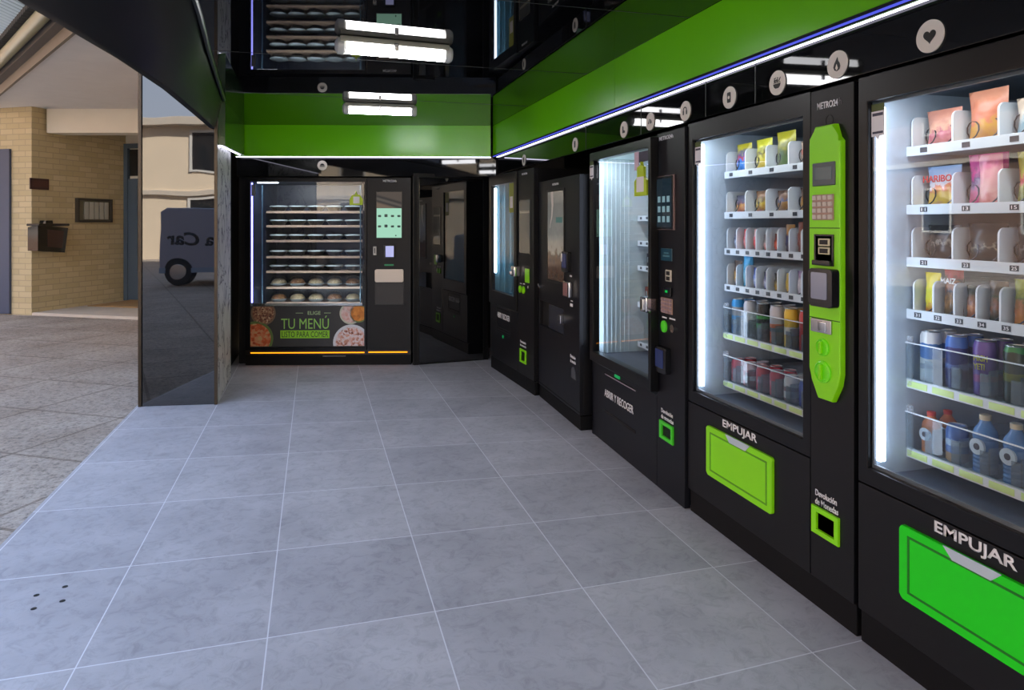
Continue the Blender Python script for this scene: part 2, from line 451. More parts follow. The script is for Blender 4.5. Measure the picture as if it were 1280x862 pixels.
# floor: tile rows and columns, each tile corner a vertex; grout drawn on the tile grid
def build_floor():
    bm = bmesh.new(); uvl = bm.loops.layers.uv.new('tile')
    xs = [-1.28] + [-.705 + .5565 * i for i in range(0, 7)]
    us = [(x + .705) / .5565 for x in xs]
    ks = list(range(-7, 11))
    def Y(k, x):
        kk = max(-1, min(8, k))
        return 1.84 + .592 * k + (.05 - .041 * kk) * (x - 1)
    grid = [[bm.verts.new((x, Y(k, x), 0)) for x in xs] for k in ks]
    for a in range(len(ks) - 1):
        for b in range(len(xs) - 1):
            f = bm.faces.new((grid[a][b], grid[a][b + 1], grid[a + 1][b + 1], grid[a + 1][b]))
            for l, (u, v) in zip(f.loops, ((us[b], ks[a]), (us[b + 1], ks[a]), (us[b + 1], ks[a + 1]), (us[b], ks[a + 1]))):
                l[uvl].uv = (u + 20.0, v + 20.0)
    r = bmesh.ops.extrude_face_region(bm, geom=list(bm.faces))
    for g in r['geom']:
        if isinstance(g, bmesh.types.BMVert): g.co.z -= .08
    bmesh.ops.recalc_face_normals(bm, faces=bm.faces)
    me = bpy.data.meshes.new('floor'); bm.to_mesh(me); bm.free(); me.materials.append(floor_mat())
    o = bpy.data.objects.new('floor', me); COL.objects.link(o); return struct(o)
build_floor()
mb = MB(); 
for (px, py) in ((-.98, 2.93), (-.90, 2.97), (-.955, 2.83), (-.875, 2.86)): mb.lathe([(.0, .0004), (.010, .0006), (.010, .0012), (.0, .0012)], px, py, 10)
o = mb.build('floor_bolt_holes', M_ink); struct(o)
pav = MB().slab([(-16, -30), (-1.28, -30), (-1.28, 30), (-16, 30)], -.12, -.012).build('pavement', pavement_mat()); struct(pav)
road = MB().slab([(-60, -40), (-16, -40), (-16, 40), (-60, 40)], -.3, -.1).build('street', pbr('asphalt', (92, 90, 88), .9, noise=.2)); struct(road)
road2 = MB().slab([(-1.28, -30), (6, -30), (6, -2.9), (-1.28, -2.9)], -.12, -.012).build('pavement', pav.data.materials[0]); struct(road2)

M_ceil = gloss_black('ceiling_black_gloss', 1.42, .012)
M_fasc = gloss_black('fascia_black_gloss', 1.42, .03)
M_mirror = gloss_black('mirror_black_glass', 2.0, .01, .006, 1.3)
M_pillar = gloss_black('pillar_black_glass', 1.92, .012, .02, 2.2)
M_wall = pbr('matt_black_wall', (12, 12, 13), .5)
M_seam = pbr('panel_seam', (40, 42, 42), .4)

struct(MB().slab([(-.95, -1.8), (2.75, -1.8), (2.75, 8.4), (-.95, 8.4)], CEIL, CEIL + .12).build('ceiling', M_ceil))
mb = MB()
for y in (1.6, 2.85, 4.1, 5.35): mb.box(-.6, FX, y - .0015, y + .0015, CEIL - .0012, CEIL + .001)
struct(mb.build('trim_1', M_seam))
struct(MB().slab([(2.66, -1.8), (2.8, -1.8), (2.8, 8.4), (2.66, 8.4)], 0, CEIL).build('wall_right', M_wall))
# back wall set parallel to the food machine
B0 = Vector((-.643, 7.132)); BD = Vector((1.55, -.401)).normalized(); BN = Vector((-BD.y, BD.x))
def bp(u, y): q = B0 + BD * u + BN * y; return (q.x, q.y)
BROT = math.atan2(BD.y, BD.x)
struct(MB().slab([bp(-.3, .93), bp(3.5, .93), bp(3.5, 1.0), bp(-.3, 1.0)], 0, CEIL).build('wall_back', M_wall))
# right fascia + green band (three panels) ; machine tops sit below the fascia
struct(MB().box(FX + .002, FX + .03, -1.6, 6.52, 1.846, 2.015, .002).build('trim_2', M_fasc))
for a, b in ((3.688, 6.52), (.85, 3.684), (-1.6, .846)):
    struct(MB().box(FX - .05, FX - .018, a, b, 2.008, CEIL - .001, .0015).build('trim_3', M_greenpaint))
mb = MB()
for y in (2.43, 2.80, 3.45, 4.25): mb.box(FX, FX + .004, y - .002, y + .002, 1.846, 2.012)
struct(mb.build('trim_4', M_seam))
# back fascia + green band
def bslab(name, u0, u1, y0, y1, z0, z1, mat):
    return struct(MB().slab([bp(u0, y0), bp(u1, y0), bp(u1, y1), bp(u0, y1)], z0, z1).build(name, mat))
UC = 2.36   # where the back band meets the right band
bslab('trim_5', -.1, UC + .05, .06, .09, 1.825, 2.015, M_fasc)
bslab('trim_6', -.08, UC, -.05, -.018, 2.008, CEIL - .001, M_greenpaint)
# left inner wall, pillar at the street edge
pil = MB().slab([(-1.251, 5.75), (-.718, 5.67), (-.732, 6.68), (-1.25, 6.75)], 0, 2.62).build('wall_left', M_pillar); struct(pil)
struct(MB().slab([(-.716, 5.685), (-.706, 5.685), (-.72, 6.675), (-.731, 6.675)], .0, CEIL - .002).build('trim_7', veined_panel_mat()))
struct(MB().slab([(-1.25, 6.752), (-.775, 6.69), (-.76, 7.9), (-1.25, 7.9)], 0, 2.62).build('wall_left', M_wall))
struct(MB().slab([(-.726, 5.655), (-.704, 5.655), (-.704, 5.683), (-.726, 5.683)], 0, CEIL - .002).build('trim_8', pbr('dark_bronze_edge', (66, 56, 44), .3, metal=.6)))
struct(MB().slab([(-1.262, 5.738), (-1.24, 5.735), (-1.24, 5.76), (-1.262, 5.76)], 0, 2.62).build('trim_8', MATS['dark_bronze_edge']))
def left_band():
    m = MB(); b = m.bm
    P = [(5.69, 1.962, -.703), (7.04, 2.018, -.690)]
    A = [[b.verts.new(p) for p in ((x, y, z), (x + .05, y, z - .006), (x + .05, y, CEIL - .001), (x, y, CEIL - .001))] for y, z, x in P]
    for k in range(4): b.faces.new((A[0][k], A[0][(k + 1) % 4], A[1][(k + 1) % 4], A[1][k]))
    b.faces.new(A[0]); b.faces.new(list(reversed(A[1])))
    struct(m.build('trim_9', pbr('green_panel_dark_reflection', (34, 74, 22), .2)))  # same green band, its colour darkened to carry a dark reflection
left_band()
# header over the open street side: slanted glossy face
def header():
    bm = bmesh.new()
    ys = [-1.8, -.5, 1.0, 2.0, 2.6, 3.4, 4.1, 4.9, 5.665]
    xb = [-1.15, -1.10, -1.02, -.945, -.885, -.79, -.742, -.728, -.72]
    xt = [-.30, -.33, -.37, -.42, -.46, -.51, -.565, -.62, -.67]
    R = []
    for y, b, t in zip(ys, xb, xt):
        R.append([bm.verts.new(p) for p in ((t, y, CEIL - .001), (b, y, 2.084), (b - .04, y, 2.084), (b - .04, y, 2.64), (t, y, 2.64))])
    for i in range(len(R) - 1):
        for k in range(5):
            j = (k + 1) % 5
            bm.faces.new((R[i][k], R[i][j], R[i + 1][j], R[i + 1][k]))
    bm.faces.new(R[0]); bm.faces.new(list(reversed(R[-1])))
    m = MB(); m.bm.free(); m.bm = bm
    struct(m.build('trim_10', pbr('satin_black_header', (9, 9, 10), .38, ior=1.3)))
    m = MB(); m.tube([(t + .012, y, CEIL - .008) for y, t in zip(ys, xt)], .012, 6)
    struct(m.build('trim_11', pbr('charcoal_edge_trim', (46, 50, 50), .35)))
header()
# mirror-black service door on the back wall
D0 = Vector((.97, 6.793)); D1 = Vector((1.626, 6.648)); DD = (D1 - D0).normalized()
door = empty('door_1', (.972, 6.725, 0), .1025); struct(door)
DW = .66
MB().frame(-.05, DW + .05, 0, 1.85, 0.0, DW, .012, 1.815, -.006, .05, .002).build('door_frame', M_frame, door)
MB().box(.004, DW - .004, .0, .02, .014, 1.812, .002).build('door_leaf', M_mirror, door)
bslab('trim_12', 1.61, 1.66, .0, .4, 0, 1.825, M_frame)
bslab('trim_12', -.10, -.005, .12, .4, 0, 2.0, M_wall)

# ------------------------------------------------------------------ LED lines
def led(name, p0, p1, label, blue, grp='led strips under the green band'):
    p0, p1 = Vector(p0), Vector(p1); d = p1 - p0; L = d.length
    t = empty(name, p0, math.atan2(d.y, d.x)); t.rotation_euler = (0, -math.asin(d.z / L), math.atan2(d.y, d.x))
    tag(t, label, 'light', grp)
    MB().box(0, L, -.012, .004, -.004, .004, .0005).build('aluminium_channel', M_steel, t)
    MB().box(0, L, -.011, .003, -.0125, -.004, .002).build('diffuser', M_ledstrip, t)
    if blue:
        MB().box(0, L, -.046, -.040, -.0105, -.0035, .001).build('blue_side_light', M_ledblue, t, label='blue glowing outer line')
        MB().box(0, L, -.039, -.037, -.0155, .0035, 0).build('light_baffle', M_gap, t)  # baffles added to keep the blue line out of mirrored views
        MB().box(0, L, -.057, -.037, -.003, .0035, 0).build('baffle_top', M_gap, t)
    return t
led('led_strip', (FX - .006, 6.51, 2.018), (FX - .006, -1.6, 2.018), 'long white and blue LED strip along the right wall above the machines', True)
a = bp(-.08, -.004); b = bp(UC + .0, -.004)
led('led_strip', (a[0], a[1], 2.0135), (b[0], b[1], 2.0135), 'white LED strip on the back wall above the ready meal machine', False)
led('led_strip', (-.694, 5.70, 1.966), (-.682, 7.03, 2.022), 'short white LED strip on the left wall beside the black pillar', False)

# ------------------------------------------------------------------ ceiling battens
def batten(p0, p1, label):
    p0, p1 = Vector(p0), Vector(p1); d = p1 - p0; L = d.length
    t = empty('batten_light', p0, math.atan2(d.y, d.x)); tag(t, label, 'ceiling light', 'battens under the black ceiling')
    h = CEIL - p0.z
    MB().box(.02, L - .02, -.045, .045, .018, h - .001, .008).build('housing', pbr('batten_housing', (150, 146, 130), .4), t)
    MB().lathe([(.028, .045), (.034, .05), (.034, L - .05), (.028, L - .045)], 0, 0, 16, 'x').build('diffuser', M_tube, t)
    for a, b in ((0, .052), (L - .052, L)):
        MB().lathe([(.022, a), (.042, a + .012), (.044, b - .012), (.036, b)], 0, .004, 14, 'x').build('end_cap', pbr('clear_end_cap', (205, 202, 195), .25), t)
    m = MB(); m.box(L * .5 - .012, L * .5 + .012, -.05, -.036, -.01, .03, .003); m.build('clip', M_steel, t)
    m = MB(); m.box(L * .5 - .012, L * .5 + .012, .036, .05, -.01, .03, .003); m.build('clip', M_steel, t)
    return t
batten((.10, 3.62, 2.258), (.705, 3.67, 2.258), 'nearer glowing white batten light of the two hanging below the black ceiling')
batten((.21, 5.585, 2.258), (.785, 5.555, 2.258), 'farther glowing white batten light, in front of the green back band')
batten((.10, 1.66, 2.258), (.705, 1.69, 2.258), 'glowing batten light overhead, mirrored in the black strip above the nearest machine')

# ------------------------------------------------------------------ round signs with pictograms
def pict(kind):
    P = []
    if kind == 'heart':
        pts = []
        for i in range(40):
            t = 2 * PI * i / 40
            pts.append((.0014 * 16 * math.sin(t) ** 3 * .95, .0014 * (13 * math.cos(t) - 5 * math.cos(2 * t) - 2 * math.cos(3 * t) - math.cos(4 * t)) * .95))
        P = [pts]
    elif kind == 'flame':
        P = [[(.0, -.023), (.012, -.018), (.016, -.008), (.013, .003), (.006, .012), (.003, .025), (-.004, .015), (-.012, .004), (-.016, -.008), (-.011, -.018)]]
    elif kind == 'bowl':
        P = [[(-.022, -.003), (.022, -.003), (.018, -.014), (.009, -.021), (-.009, -.021), (-.018, -.014)], [(-.02, .0), (.02, .0), (.02, .003), (-.02, .003)], circ(-.012, .009, .006, 12), circ(.001, .009, .0055, 12), [(.008, .005), (.02, .02), (.022, .018), (.014, .005)], [(-.018, .016), (-.006, .018), (-.006, .021), (-.018, .019)], circ(.004, .018, .003, 8)]
    elif kind == 'can':
        P = [rrect(-.013, .013, -.022, .022, .005)]
    elif kind == 'headphones':
        arc = [(.018 * math.cos(a), .002 + .018 * math.sin(a)) for a in [PI * i / 14 for i in range(15)]] + [(.013 * math.cos(a), .002 + .013 * math.sin(a)) for a in [PI * (14 - i) / 14 for i in range(15)]]
        P = [arc, rrect(-.020, -.010, -.018, .003, .004), rrect(.010, .020, -.018, .003, .004)]
    elif kind == 'pizza':
        P = [[(-.02, -.008), (-.004, .016), (.001, .012), (-.012, -.013)], [(.002, -.012), (.006, .012), (.012, .010), (.020, -.008)]]
    elif kind == 'boot':
        P = [[(-.014, .02), (-.002, .02), (.0, -.002), (.018, -.008), (.018, -.019), (-.014, -.019)]]
    elif kind == 'cup':
        P = [[(-.013, .018), (.013, .018), (.009, -.02), (-.009, -.02)], [(-.015, .02), (.015, .02), (.015, .024), (-.015, .024)]]
    elif kind == 'dome':
        P = [[(.022 * math.cos(PI * i / 12), -.002 + .02 * math.sin(PI * i / 12)) for i in range(13)], [(-.026, -.006), (.026, -.006), (.02, -.014), (-.02, -.014)]]
    return P
def sign(p, rz, kind, label):
    t = empty('round_sign', p, rz); tag(t, label, 'sign', 'round pictogram signs')
    MB().prism(circ(0, 0, .047, 40), -.004, 0, .001).build('disc', M_cream, t)
    m = MB()
    for q in pict(kind): m.prism(q, -.0052, -.0038)
    m.build('pictogram', M_ink, t)
    if kind == 'can': MB().prism(circ(0, .0, .007, 16), -.006, -.0045).build('ring_mark', M_cream, t)
    if kind == 'flame': MB().prism([(0, -.02), (.006, -.013), (.003, -.006), (0, .002), (-.006, -.012)], -.006, -.0045).build('inner_flame', M_cream, t)
R90 = -PI / 2
for y, k, lb in ((1.60, 'heart', 'round cream sign with a black heart above the nearest machine'),
                 (1.97, 'flame', 'round cream sign with a black flame above the green payment column'),
                 (2.288, 'bowl', 'round cream sign with a black snack bowl'),
                 (2.609, 'can', 'round cream sign with a black drinks can'),
                 (2.976, 'headphones', 'round cream sign with black headphones'),
                 (3.338, 'pizza', 'round cream sign with two black slices over the second machine column'),
                 (3.664, 'boot', 'round cream sign with a black boot shaped mark'),
                 (4.441, 'cup', 'round cream sign with a small black cup, above the coffee machine'),
                 (5.644, 'cup', 'farthest round cream sign on the right wall, seen nearly edge on')):
    sign((FX + .001, y, 1.901), R90, k, lb)
q = bp(.726, .059); sign((q[0], q[1], 1.93), BROT, 'dome', 'round cream sign with a black dish above the ready meal machine')

# ------------------------------------------------------------------ products
ORD = ['first', 'second', 'third', 'fourth', 'fifth', 'sixth', 'seventh', 'eighth', 'ninth', 'tenth']
def bag_mesh(w, h, t, rot=0):
    """pillow pack, crimped at both ends"""
    bm = bmesh.new(); nx, nz = 8, 10; F = []; B = []
    for k in range(nz + 1):
        v = k / nz; rf = []; rb = []
        for i in range(nx + 1):
            u = i / nx
            prof = max(0.0, math.sin(PI * u)) ** .55 * max(0.0, math.sin(PI * min(1, max(0, (v - .05) / .9)))) ** .5
            ww = w * (1 - .07 * math.sin(PI * v)); x = (u - .5) * ww
            z = v * h
            wr = .0018 * math.sin(37 * u + 9 * v) + .0015 * math.sin(23 * v + 5 * u)
            y = t * .5 * prof + (wr if 0 < i < nx and 0 < k < nz else 0) + .0006
            yo = .03 * h * math.sin(3 * v)
            rf.append(bm.verts.new((x, -y + yo, z))); rb.append(bm.verts.new((x, y + yo, z)) if 0 < i < nx and 0 < k < nz else rf[-1])
        F.append(rf); B.append(rb)
    for k in range(nz):
        for i in range(nx):
            bm.faces.new((F[k][i], F[k][i + 1], F[k + 1][i + 1], F[k + 1][i]))
            q = [B[k][i], B[k + 1][i], B[k + 1][i + 1], B[k][i + 1]]
            try: bm.faces.new(q)
            except ValueError: pass
    return bm
def make_bag(name, w, h, t, mat):
    m = MB(); m.bm.free(); m.bm = bag_mesh(w, h, t); return m.build(name, mat)
CANPROTO = {}
def make_can(kind, r, h):
    """aluminium can: body tapering to neck and foot, lid with rim and tab"""
    prof = [(r * .62, .0), (r * .78, .003), (r, .011), (r, h - .016), (r * .86, h - .004), (r * .86, h)]
    b = MB().lathe(prof, 0, 0, 22).build(kind, None)
    l = MB().lathe([(r * .87, h - .001), (r * .9, h + .001), (r * .87, h + .003), (r * .78, h + .002), (r * .76, h - .003), (0, h - .003)], 0, 0, 22).build('lid', M_acrred, b)
    MB().prism(rrect(-.006, .006, 0, .016, .005), 0, .001).build('pull_tab', M_acrred, l)
    l.children[0].rotation_euler = (PI / 2, 0, 0); l.children[0].location = (0, .010, h - .002)
    return b
def can_at(root, r, h, mat, u, y, z, label, group):
    key = (r, h)
    src = CANPROTO.get(key)
    if src is None:
        o = make_can('drinks_can', r, h); o.data.materials.append(mat); CANPROTO[key] = o
    else:
        o = dup(src)
    o.material_slots[0].link = 'OBJECT'; o.material_slots[0].material = mat
    place(o, root, u, y, z, random.uniform(-.3, .3))
    return tag(o, label, 'can', group)
def place(o, root, u, y, z, rz=0.0):
    """stand a product inside a machine without parenting it: root's frame gives the place"""
    M = Matrix.Translation(root.location) @ Matrix.Rotation(root.rotation_euler.z, 4, 'Z')
    o.location = M @ Vector((u, y, z)); o.rotation_euler = (0, 0, root.rotation_euler.z + rz)

def helix(m, cu, cz, r, y0, y1, turns, wire=.0022):
    n = int(turns * 12); pts = []
    for i in range(n + 1):
        a = 2 * PI * turns * i / n - PI / 2
        pts.append((cu + r * math.cos(a), y0 + (y1 - y0) * i / n, cz + r * math.sin(a)))
    m.tube(pts, wire, 5)
SPIRAL = {}
DIVIDER = {}
TAGM = {}
def data_obj(cache, key, make, name, mat, parent, loc):
    if key not in cache:
        m = MB(); make(m); o = m.build(name, mat, parent); cache[key] = o.data
    else:
        o = bpy.data.objects.new(name, cache[key]); COL.objects.link(o); o.parent = parent
    o.location = loc
    return o

def sticker(root, u0, u1, z0, z1, y):
    """window sticker with pointed foot (its printed square code is left out)"""
    w = u1 - u0; h = z1 - z0
    s = MB().prism([(u0, z0 + h * .12), (u0 + w * .35, z0 + h * .12), (u0 + w * .5, z0), (u0 + w * .65, z0 + h * .12), (u1, z0 + h * .12), (u1, z1 - h * .2), (u0, z1 - h * .2)], y - .0012, y).build('sticker', M_stick, root)
    MB().prism([(u0 + w * .02, z1 - h * .2), (u1 - w * .02, z1 - h * .2), (u1 - w * .02, z1), (u0 + w * .02, z1)], y - .0016, y).build('sticker_head', M_stickh, s)
    for c, d in ((z1 - h * .33, z1 - h * .25), (z0 + h * .19, z0 + h * .25)):
        MB().box(u0 + w * .1, u1 - w * .1, y - .002, y - .001, c, d, 0).build('printed_bar', pbr('sticker_print', (60, 60, 80), .5), s)

def reader(root, u0, u1, z0, z1, y, scr=M_screenb):
    o = MB().prism(rrect(u0, u1, z0, z1, .012), y - .030, y, .006).build('card_reader', M_readb, root)
    w = u1 - u0; h = z1 - z0
    MB().prism(rrect(u0 + w * .14, u1 - w * .2, z0 + h * .2, z1 - h * .1, .006), y - .032, y - .0295).build('screen', scr, o)
    return o
def keypad(root, u0, u1, z0, z1, y, mat, rows=4, cols=4):
    o = MB().box(u0, u1, y - .006, y, z0, z1, .002).build('keypad', pbr('keypad_back', (170, 138, 122), .4), root)
    m = MB(); du = (u1 - u0) / cols; dz = (z1 - z0) / rows
    for i in range(cols):
        for j in range(rows): m.box(u0 + (i + .14) * du, u0 + (i + .86) * du, y - .010, y - .005, z0 + (j + .16) * dz, z0 + (j + .84) * dz, .001, 1)
    m.build('keys', mat, o)
    return o
def coin_return(root, u0, u1, z0, z1, y, mat=M_green):
    w = .018
    o = MB().frame(u0, u1, z0, z1, u0 + w * 1.4, u1 - w * 1.1, z0 + w, z1 - w, y - .010, y + .002, .003).build('coin_return', mat, root)
    MB().box(u0 + w, u1 - w, y + .0, y + .03, z0 + w * .8, z1 - w * .8, 0).build('coin_cup', pbr('coin_cup_green_grey', (82, 112, 66), .35), o)
    return o

SHELF_Z = [1.595, 1.405, 1.235, 1.065, .838, .612]
SY = .172   # how far shelf fronts sit behind the machine front
def glass_machine(name, loc, rz, label, W, panel):
    """two-part snack and drinks machine: glass door over a push flap, payment column at the right"""
    r = empty(name, loc, rz); tag(r, label, 'vending machine', 'machines along the right wall')
    DWd = .848; H = 1.836
    # cabinet shell around the cavity
    m = MB()
    m.box(0, .03, .03, .84, .10, H, .003); m.box(.83, W, .03, .84, .10, H, .003)
    m.box(.03, .83, .80, .84, .10, H); m.box(.03, .83, .03, .80, 1.795, H); m.box(.03, .83, .03, .80, .10, .545)
    m.build('cabinet', M_body, r)
    # liner
    MB().box(.030, .034, .035, .80, .545, 1.795, 0).build('side_liner', M_liner, r, label='pale side lining')
    m = MB(); m.box(.034, .826, .79, .799, .545, 1.795, 0); m.box(.826, .83, .035, .80, .545, 1.795, 0); m.box(.034, .826, .035, .79, 1.789, 1.794, 0)
    m.box(.034, .826, .035, .79, .546, .55, 0)
    m.build('liner', M_linerd, r, label='dark grey inner lining')
    MB().frame(0, DWd, .524, H, .040, .806, .578, 1.752, 0, .032, .004).build('door_frame', M_frame, r)
    MB().box(.036, .810, .012, .018, .574, 1.756, 0).build('window_glass', M_glass, r)
    MB().frame(.037, .809, .575, 1.755, .048, .798, .59, 1.742, .019, .028).build('window_gasket', pbr('grey_gasket', (90, 96, 102), .4), r)
    MB().box(.040, .062, .030, .052, .60, 1.735, .003).build('light_strip', M_ledw, r, label='glowing white light tube')
    MB().box(.0, DWd - .003, 0, .03, .108, .520, .003).build('lower_panel', M_body, r)
    MB().box(DWd + .001, W, 0, .03, .108, H - .004, .003).build('payment_column', M_body, r)
    MB().box(.0, W, .012, .80, 0, .104, .003).build('plinth', M_plinth, r)
    gm = M_green if panel else M_green2
    fl = MB().prism(rrect(.178, .645, .238, .458, .012), -.012, .0, .004).build('push_flap', gm, r)
    MB().frame(.208, .615, .262, .434, .216, .607, .269, .427, -.0128, -.010).build('groove', M_greend if panel else pbr('emerald_groove', (20, 120, 14), .4), fl)
    MB().prism([(.33, .461), (.505, .461), (.475, .432), (.36, .432)], -.014, -.0115).build('pull_tab', M_tag, fl, label='pale blue tab')
    MB().box(.808, .824, .034, .052, .60, 1.735, .003).build('light_strip', emis('side_fill_soft', (220, 232, 255), 4.5), r, label='added fill tube hidden behind the right door edge')  # unseen strip added to brighten the cans from the right
    lettering('EMPUJAR', .292, .536, .472, .514, -.0002, M_white, r, bold=.02)
    sticker(r, .045, .098, 1.625, 1.742, .012)
    return r

def shelf(r, z, u0, u1, cuts, kind, nums=True, sy=SY, spirals=True):
    s = MB()
    s.box(u0, u1, sy, .76, z - .010, z - .002, 0)
    s.prism([(0, 0), (1, 0), (1, 1), (0, 1)], 0, 0) if False else None
    s.box(u0, u1, sy - .010, sy, z - .020, z + .012, .002)
    o = s.build('shelf', M_tray, r)
    if kind == 'bag':
        for i, c in enumerate(cuts):
            hgt = .108
            def mk(m):
                pts = [(0, 0), (.46, 0), (.46, .108)] + [(.022 - .022 * math.sin(a), .108 - .022 + .022 * math.cos(a)) for a in [PI / 2 * k / 5 for k in range(6)]]
                b = m.bm
                A = [b.verts.new((-.003, y, zz)) for y, zz in pts]; Bv = [b.verts.new((.003, y, zz)) for y, zz in pts]
                b.faces.new(A); b.faces.new(list(reversed(Bv)))
                for q in range(len(pts)):
                    w = (q + 1) % len(pts); b.faces.new((A[q], Bv[q], Bv[w], A[w]))
            data_obj(DIVIDER, 'bag', mk, 'divider', M_div, o, (c, sy + .002, z + .001))
        for i in range(len(cuts) - 1):
            gap = cuts[i + 1] - cuts[i]; cu = (cuts[i] + cuts[i + 1]) / 2
            if spirals:
                if gap > .1:
                    def mk2(m):
                        helix(m, -.033, .036, .031, 0, .34, 6); helix(m, .033, .036, .031, 0, .34, 6)
                    data_obj(SPIRAL, 'wide', mk2, 'spiral', M_wire, o, (cu, sy + .006, z + .002))
                else:
                    data_obj(SPIRAL, 'slim', lambda m: helix(m, 0, .034, .029, 0, .34, 6), 'spiral', M_wire, o, (cu, sy + .006, z + .002))
            data_obj(TAGM, 'num', lambda m: m.box(-.013, .013, -.0016, 0, -.008, .008, 0), 'price_tag', M_pricedark, o, (cu - gap * .12, sy - .0098, z - .004))
    else:
        for c in cuts:
            data_obj(DIVIDER, 'can', lambda m: (m.box(-.002, .002, 0, .45, 0, .09, 0), m.box(-.030, .002, .0, .004, 0, .078, .001)), 'divider', M_divc, o, (c, sy + .002, z))
        for i in range(len(cuts) - 1):
            a, b = cuts[i], cuts[i + 1]
            data_obj(TAGM, ('g', round(b - a, 3)), lambda m: m.box(-(b - a) * .40, (b - a) * .40, -.002, 0, -.011, .009, .001), 'price_tag', M_pricegreen, o, ((a + b) / 2, sy - .0098, z - .004))
        MB().box(u0, u1, sy - .016, sy - .012, z + .012, z + .128, 0).build('acrylic_guard', M_acryl, o)
        MB().box(u0, u1, sy - .017, sy - .011, z + .128, z + .131, 0).build('guard_edge', pbr('acrylic_edge_highlight', (225, 232, 238), .2), o)  # highlight along the guard top painted as a pale edge
        MB().prism(rrect(u0 - .004, u0 + .03, z - .01, z + .15, .006), sy - .012, sy - .004).build('guard_bracket', M_divc, o)
    return o

def bag(root, where, slot, u, y, z, w, h, t, mat, desc, group, txt=None, cat='snack bag', lean=0.0):
    o = make_bag('snack_bag', w, h, t, mat); place(o, root, u, y, z + .004, random.uniform(-.06, .06)); o.rotation_euler.x = lean
    tag(o, f'{desc}, {slot}, {where}', cat, group)
    if txt:
        s, c, z0, z1, x0, x1 = txt
        lettering(s, x0, x1, z0, z1, -t * .5 - .0035, c, o, bold=.02)
    return o

def W(n, stops, blotch=.75, scale=42, rough=.3): return wrap_mat('wrap_' + n, stops, blotch, scale, rough)

# ---- machine with the green payment column
m1 = glass_machine('vending_machine', (FX, 2.953, 0), R90, 'black snack and drinks machine with the lime green payment column', 1.056, True)
def green_column(r):
    x0, x1, z0, z1 = .866, 1.018, .755, 1.70
    cc = .03
    pts = [(x0, z0 + .10), (x0 + .012, z0 + .06), (x0 + .045, z0), (x1 - .04, z0), (x1 - .008, z0 + .06), (x1, z0 + .10), (x1, z1 - .06), (x1 - .014, z1 - .045), (x1 - .03, z1), (x0 + .03, z1), (x0 + .012, z1 - .045), (x0, z1 - .06)]
    g = MB().prism(pts, -.022, .0, .007).build('payment_panel', M_green, r, label='lime green plastic panel')
    for zz in (1.345, 1.032): MB().box(x0 + .001, x1 - .001, -.0228, -.02, zz, zz + .003, 0).build('panel_joint', pbr('green_shadow_gap', (40, 90, 6), .5), g)
    MB().box(.888, .999, -.026, -.020, 1.492, 1.572, .004).build('display', pbr('display_bezel', (70, 84, 92), .3), g)
    MB().box(.902, .985, -.0275, -.024, 1.512, 1.555, .001).build('display_text_area', M_lcd, g)
    keypad(g, .890, .992, 1.374, 1.462, -.021, M_key, 4, 4)
    b = MB().frame(.898, .992, 1.217, 1.325, .906, .984, 1.226, 1.318, -.027, -.018, .002).build('bill_slot', M_readb, g)
    MB().box(.906, .984, -.022, -.02, 1.226, 1.318, 0).build('slot_recess', M_gap, b)
    m = MB(); m.box(.918, .974, -.026, -.0215, 1.285, 1.311, .002); m.box(.918, .974, -.026, -.0215, 1.256, 1.281, .002); m.build('slot_label', pbr('cream_label', (214, 208, 170), .5), b)
    m = MB(); m.box(.926, .966, -.0268, -.0255, 1.290, 1.306, 0); m.box(.926, .966, -.0268, -.0255, 1.260, 1.276, 0); m.build('note_picture', M_ink, b)
    MB().box(.902, .988, -.040, -.021, 1.218, 1.236, .003).build('note_lip', M_readb, b)
    reader(g, .900, 1.016, 1.078, 1.208, -.022, pbr('reader_grey_screen', (120, 122, 138), .15, emit=(110, 112, 130), estr=.25))
    c = MB().box(.884, .984, -.030, -.021, .985, 1.032, .003).build('coin_slot', M_steel, g)
    m = MB(); m.box(.925, .962, -.034, -.029, .990, 1.026, .003); m.build('coin_mouth', M_chrome, c)
    for z, rr in ((.936, .030), (.852, .038)):
        k = MB().lathe([(rr, -.022), (rr, -.028), (rr * .86, -.031), (rr * .8, -.027), (0, -.027)], .940, z, 24, 'y').build('knob', pbr('translucent_lime', (120, 220, 40), .15, emit=(90, 220, 30), estr=.12), g)
        MB().box(.934, .946, -.040, -.027, z - rr * .7, z + rr * .7, .003, ).build('knob_grip', M_green, k)
    m = MB(); m.tube([(.944 + .018 * math.cos(2 * PI * i / 20), -.0005, 1.718 + .018 * math.sin(2 * PI * i / 20)) for i in range(21)], .0014, 5, False)
    m.build('camera_ring', M_ink, r)
    lettering('METRO24', .884, .985, 1.762, 1.786, -.0002, M_white, r, bold=.015)
    lettering('h', .990, 1.001, 1.764, 1.788, -.0002, M_whitedim, r)
    lettering('Devolución\nde Monedas', .874, .986, .372, .424, -.0002, M_white, r, bold=.015)
    coin_return(r, .862, .994, .270, .366, 0)
green_column(m1)
SL1 = [.052 + .1495 * i for i in range(6)]
SL3 = [.058 + .0745 * i for i in range(11)]
SLC = [.036 + .0955 * i for i in range(9)]
MP = 'shelf, green column machine'
def wh(row): return f'{row} ' + MP
for i, (cuts, k) in enumerate(((SL1, 'bag'), (SL1, 'bag'), (SL3, 'bag'), (SL3, 'bag'), (SLC, 'can'), (SLC, 'can'))):
    shelf(m1, SHELF_Z[i], .052, .815, cuts, k)
Bk = lambda n, *a: W(n, list(a))
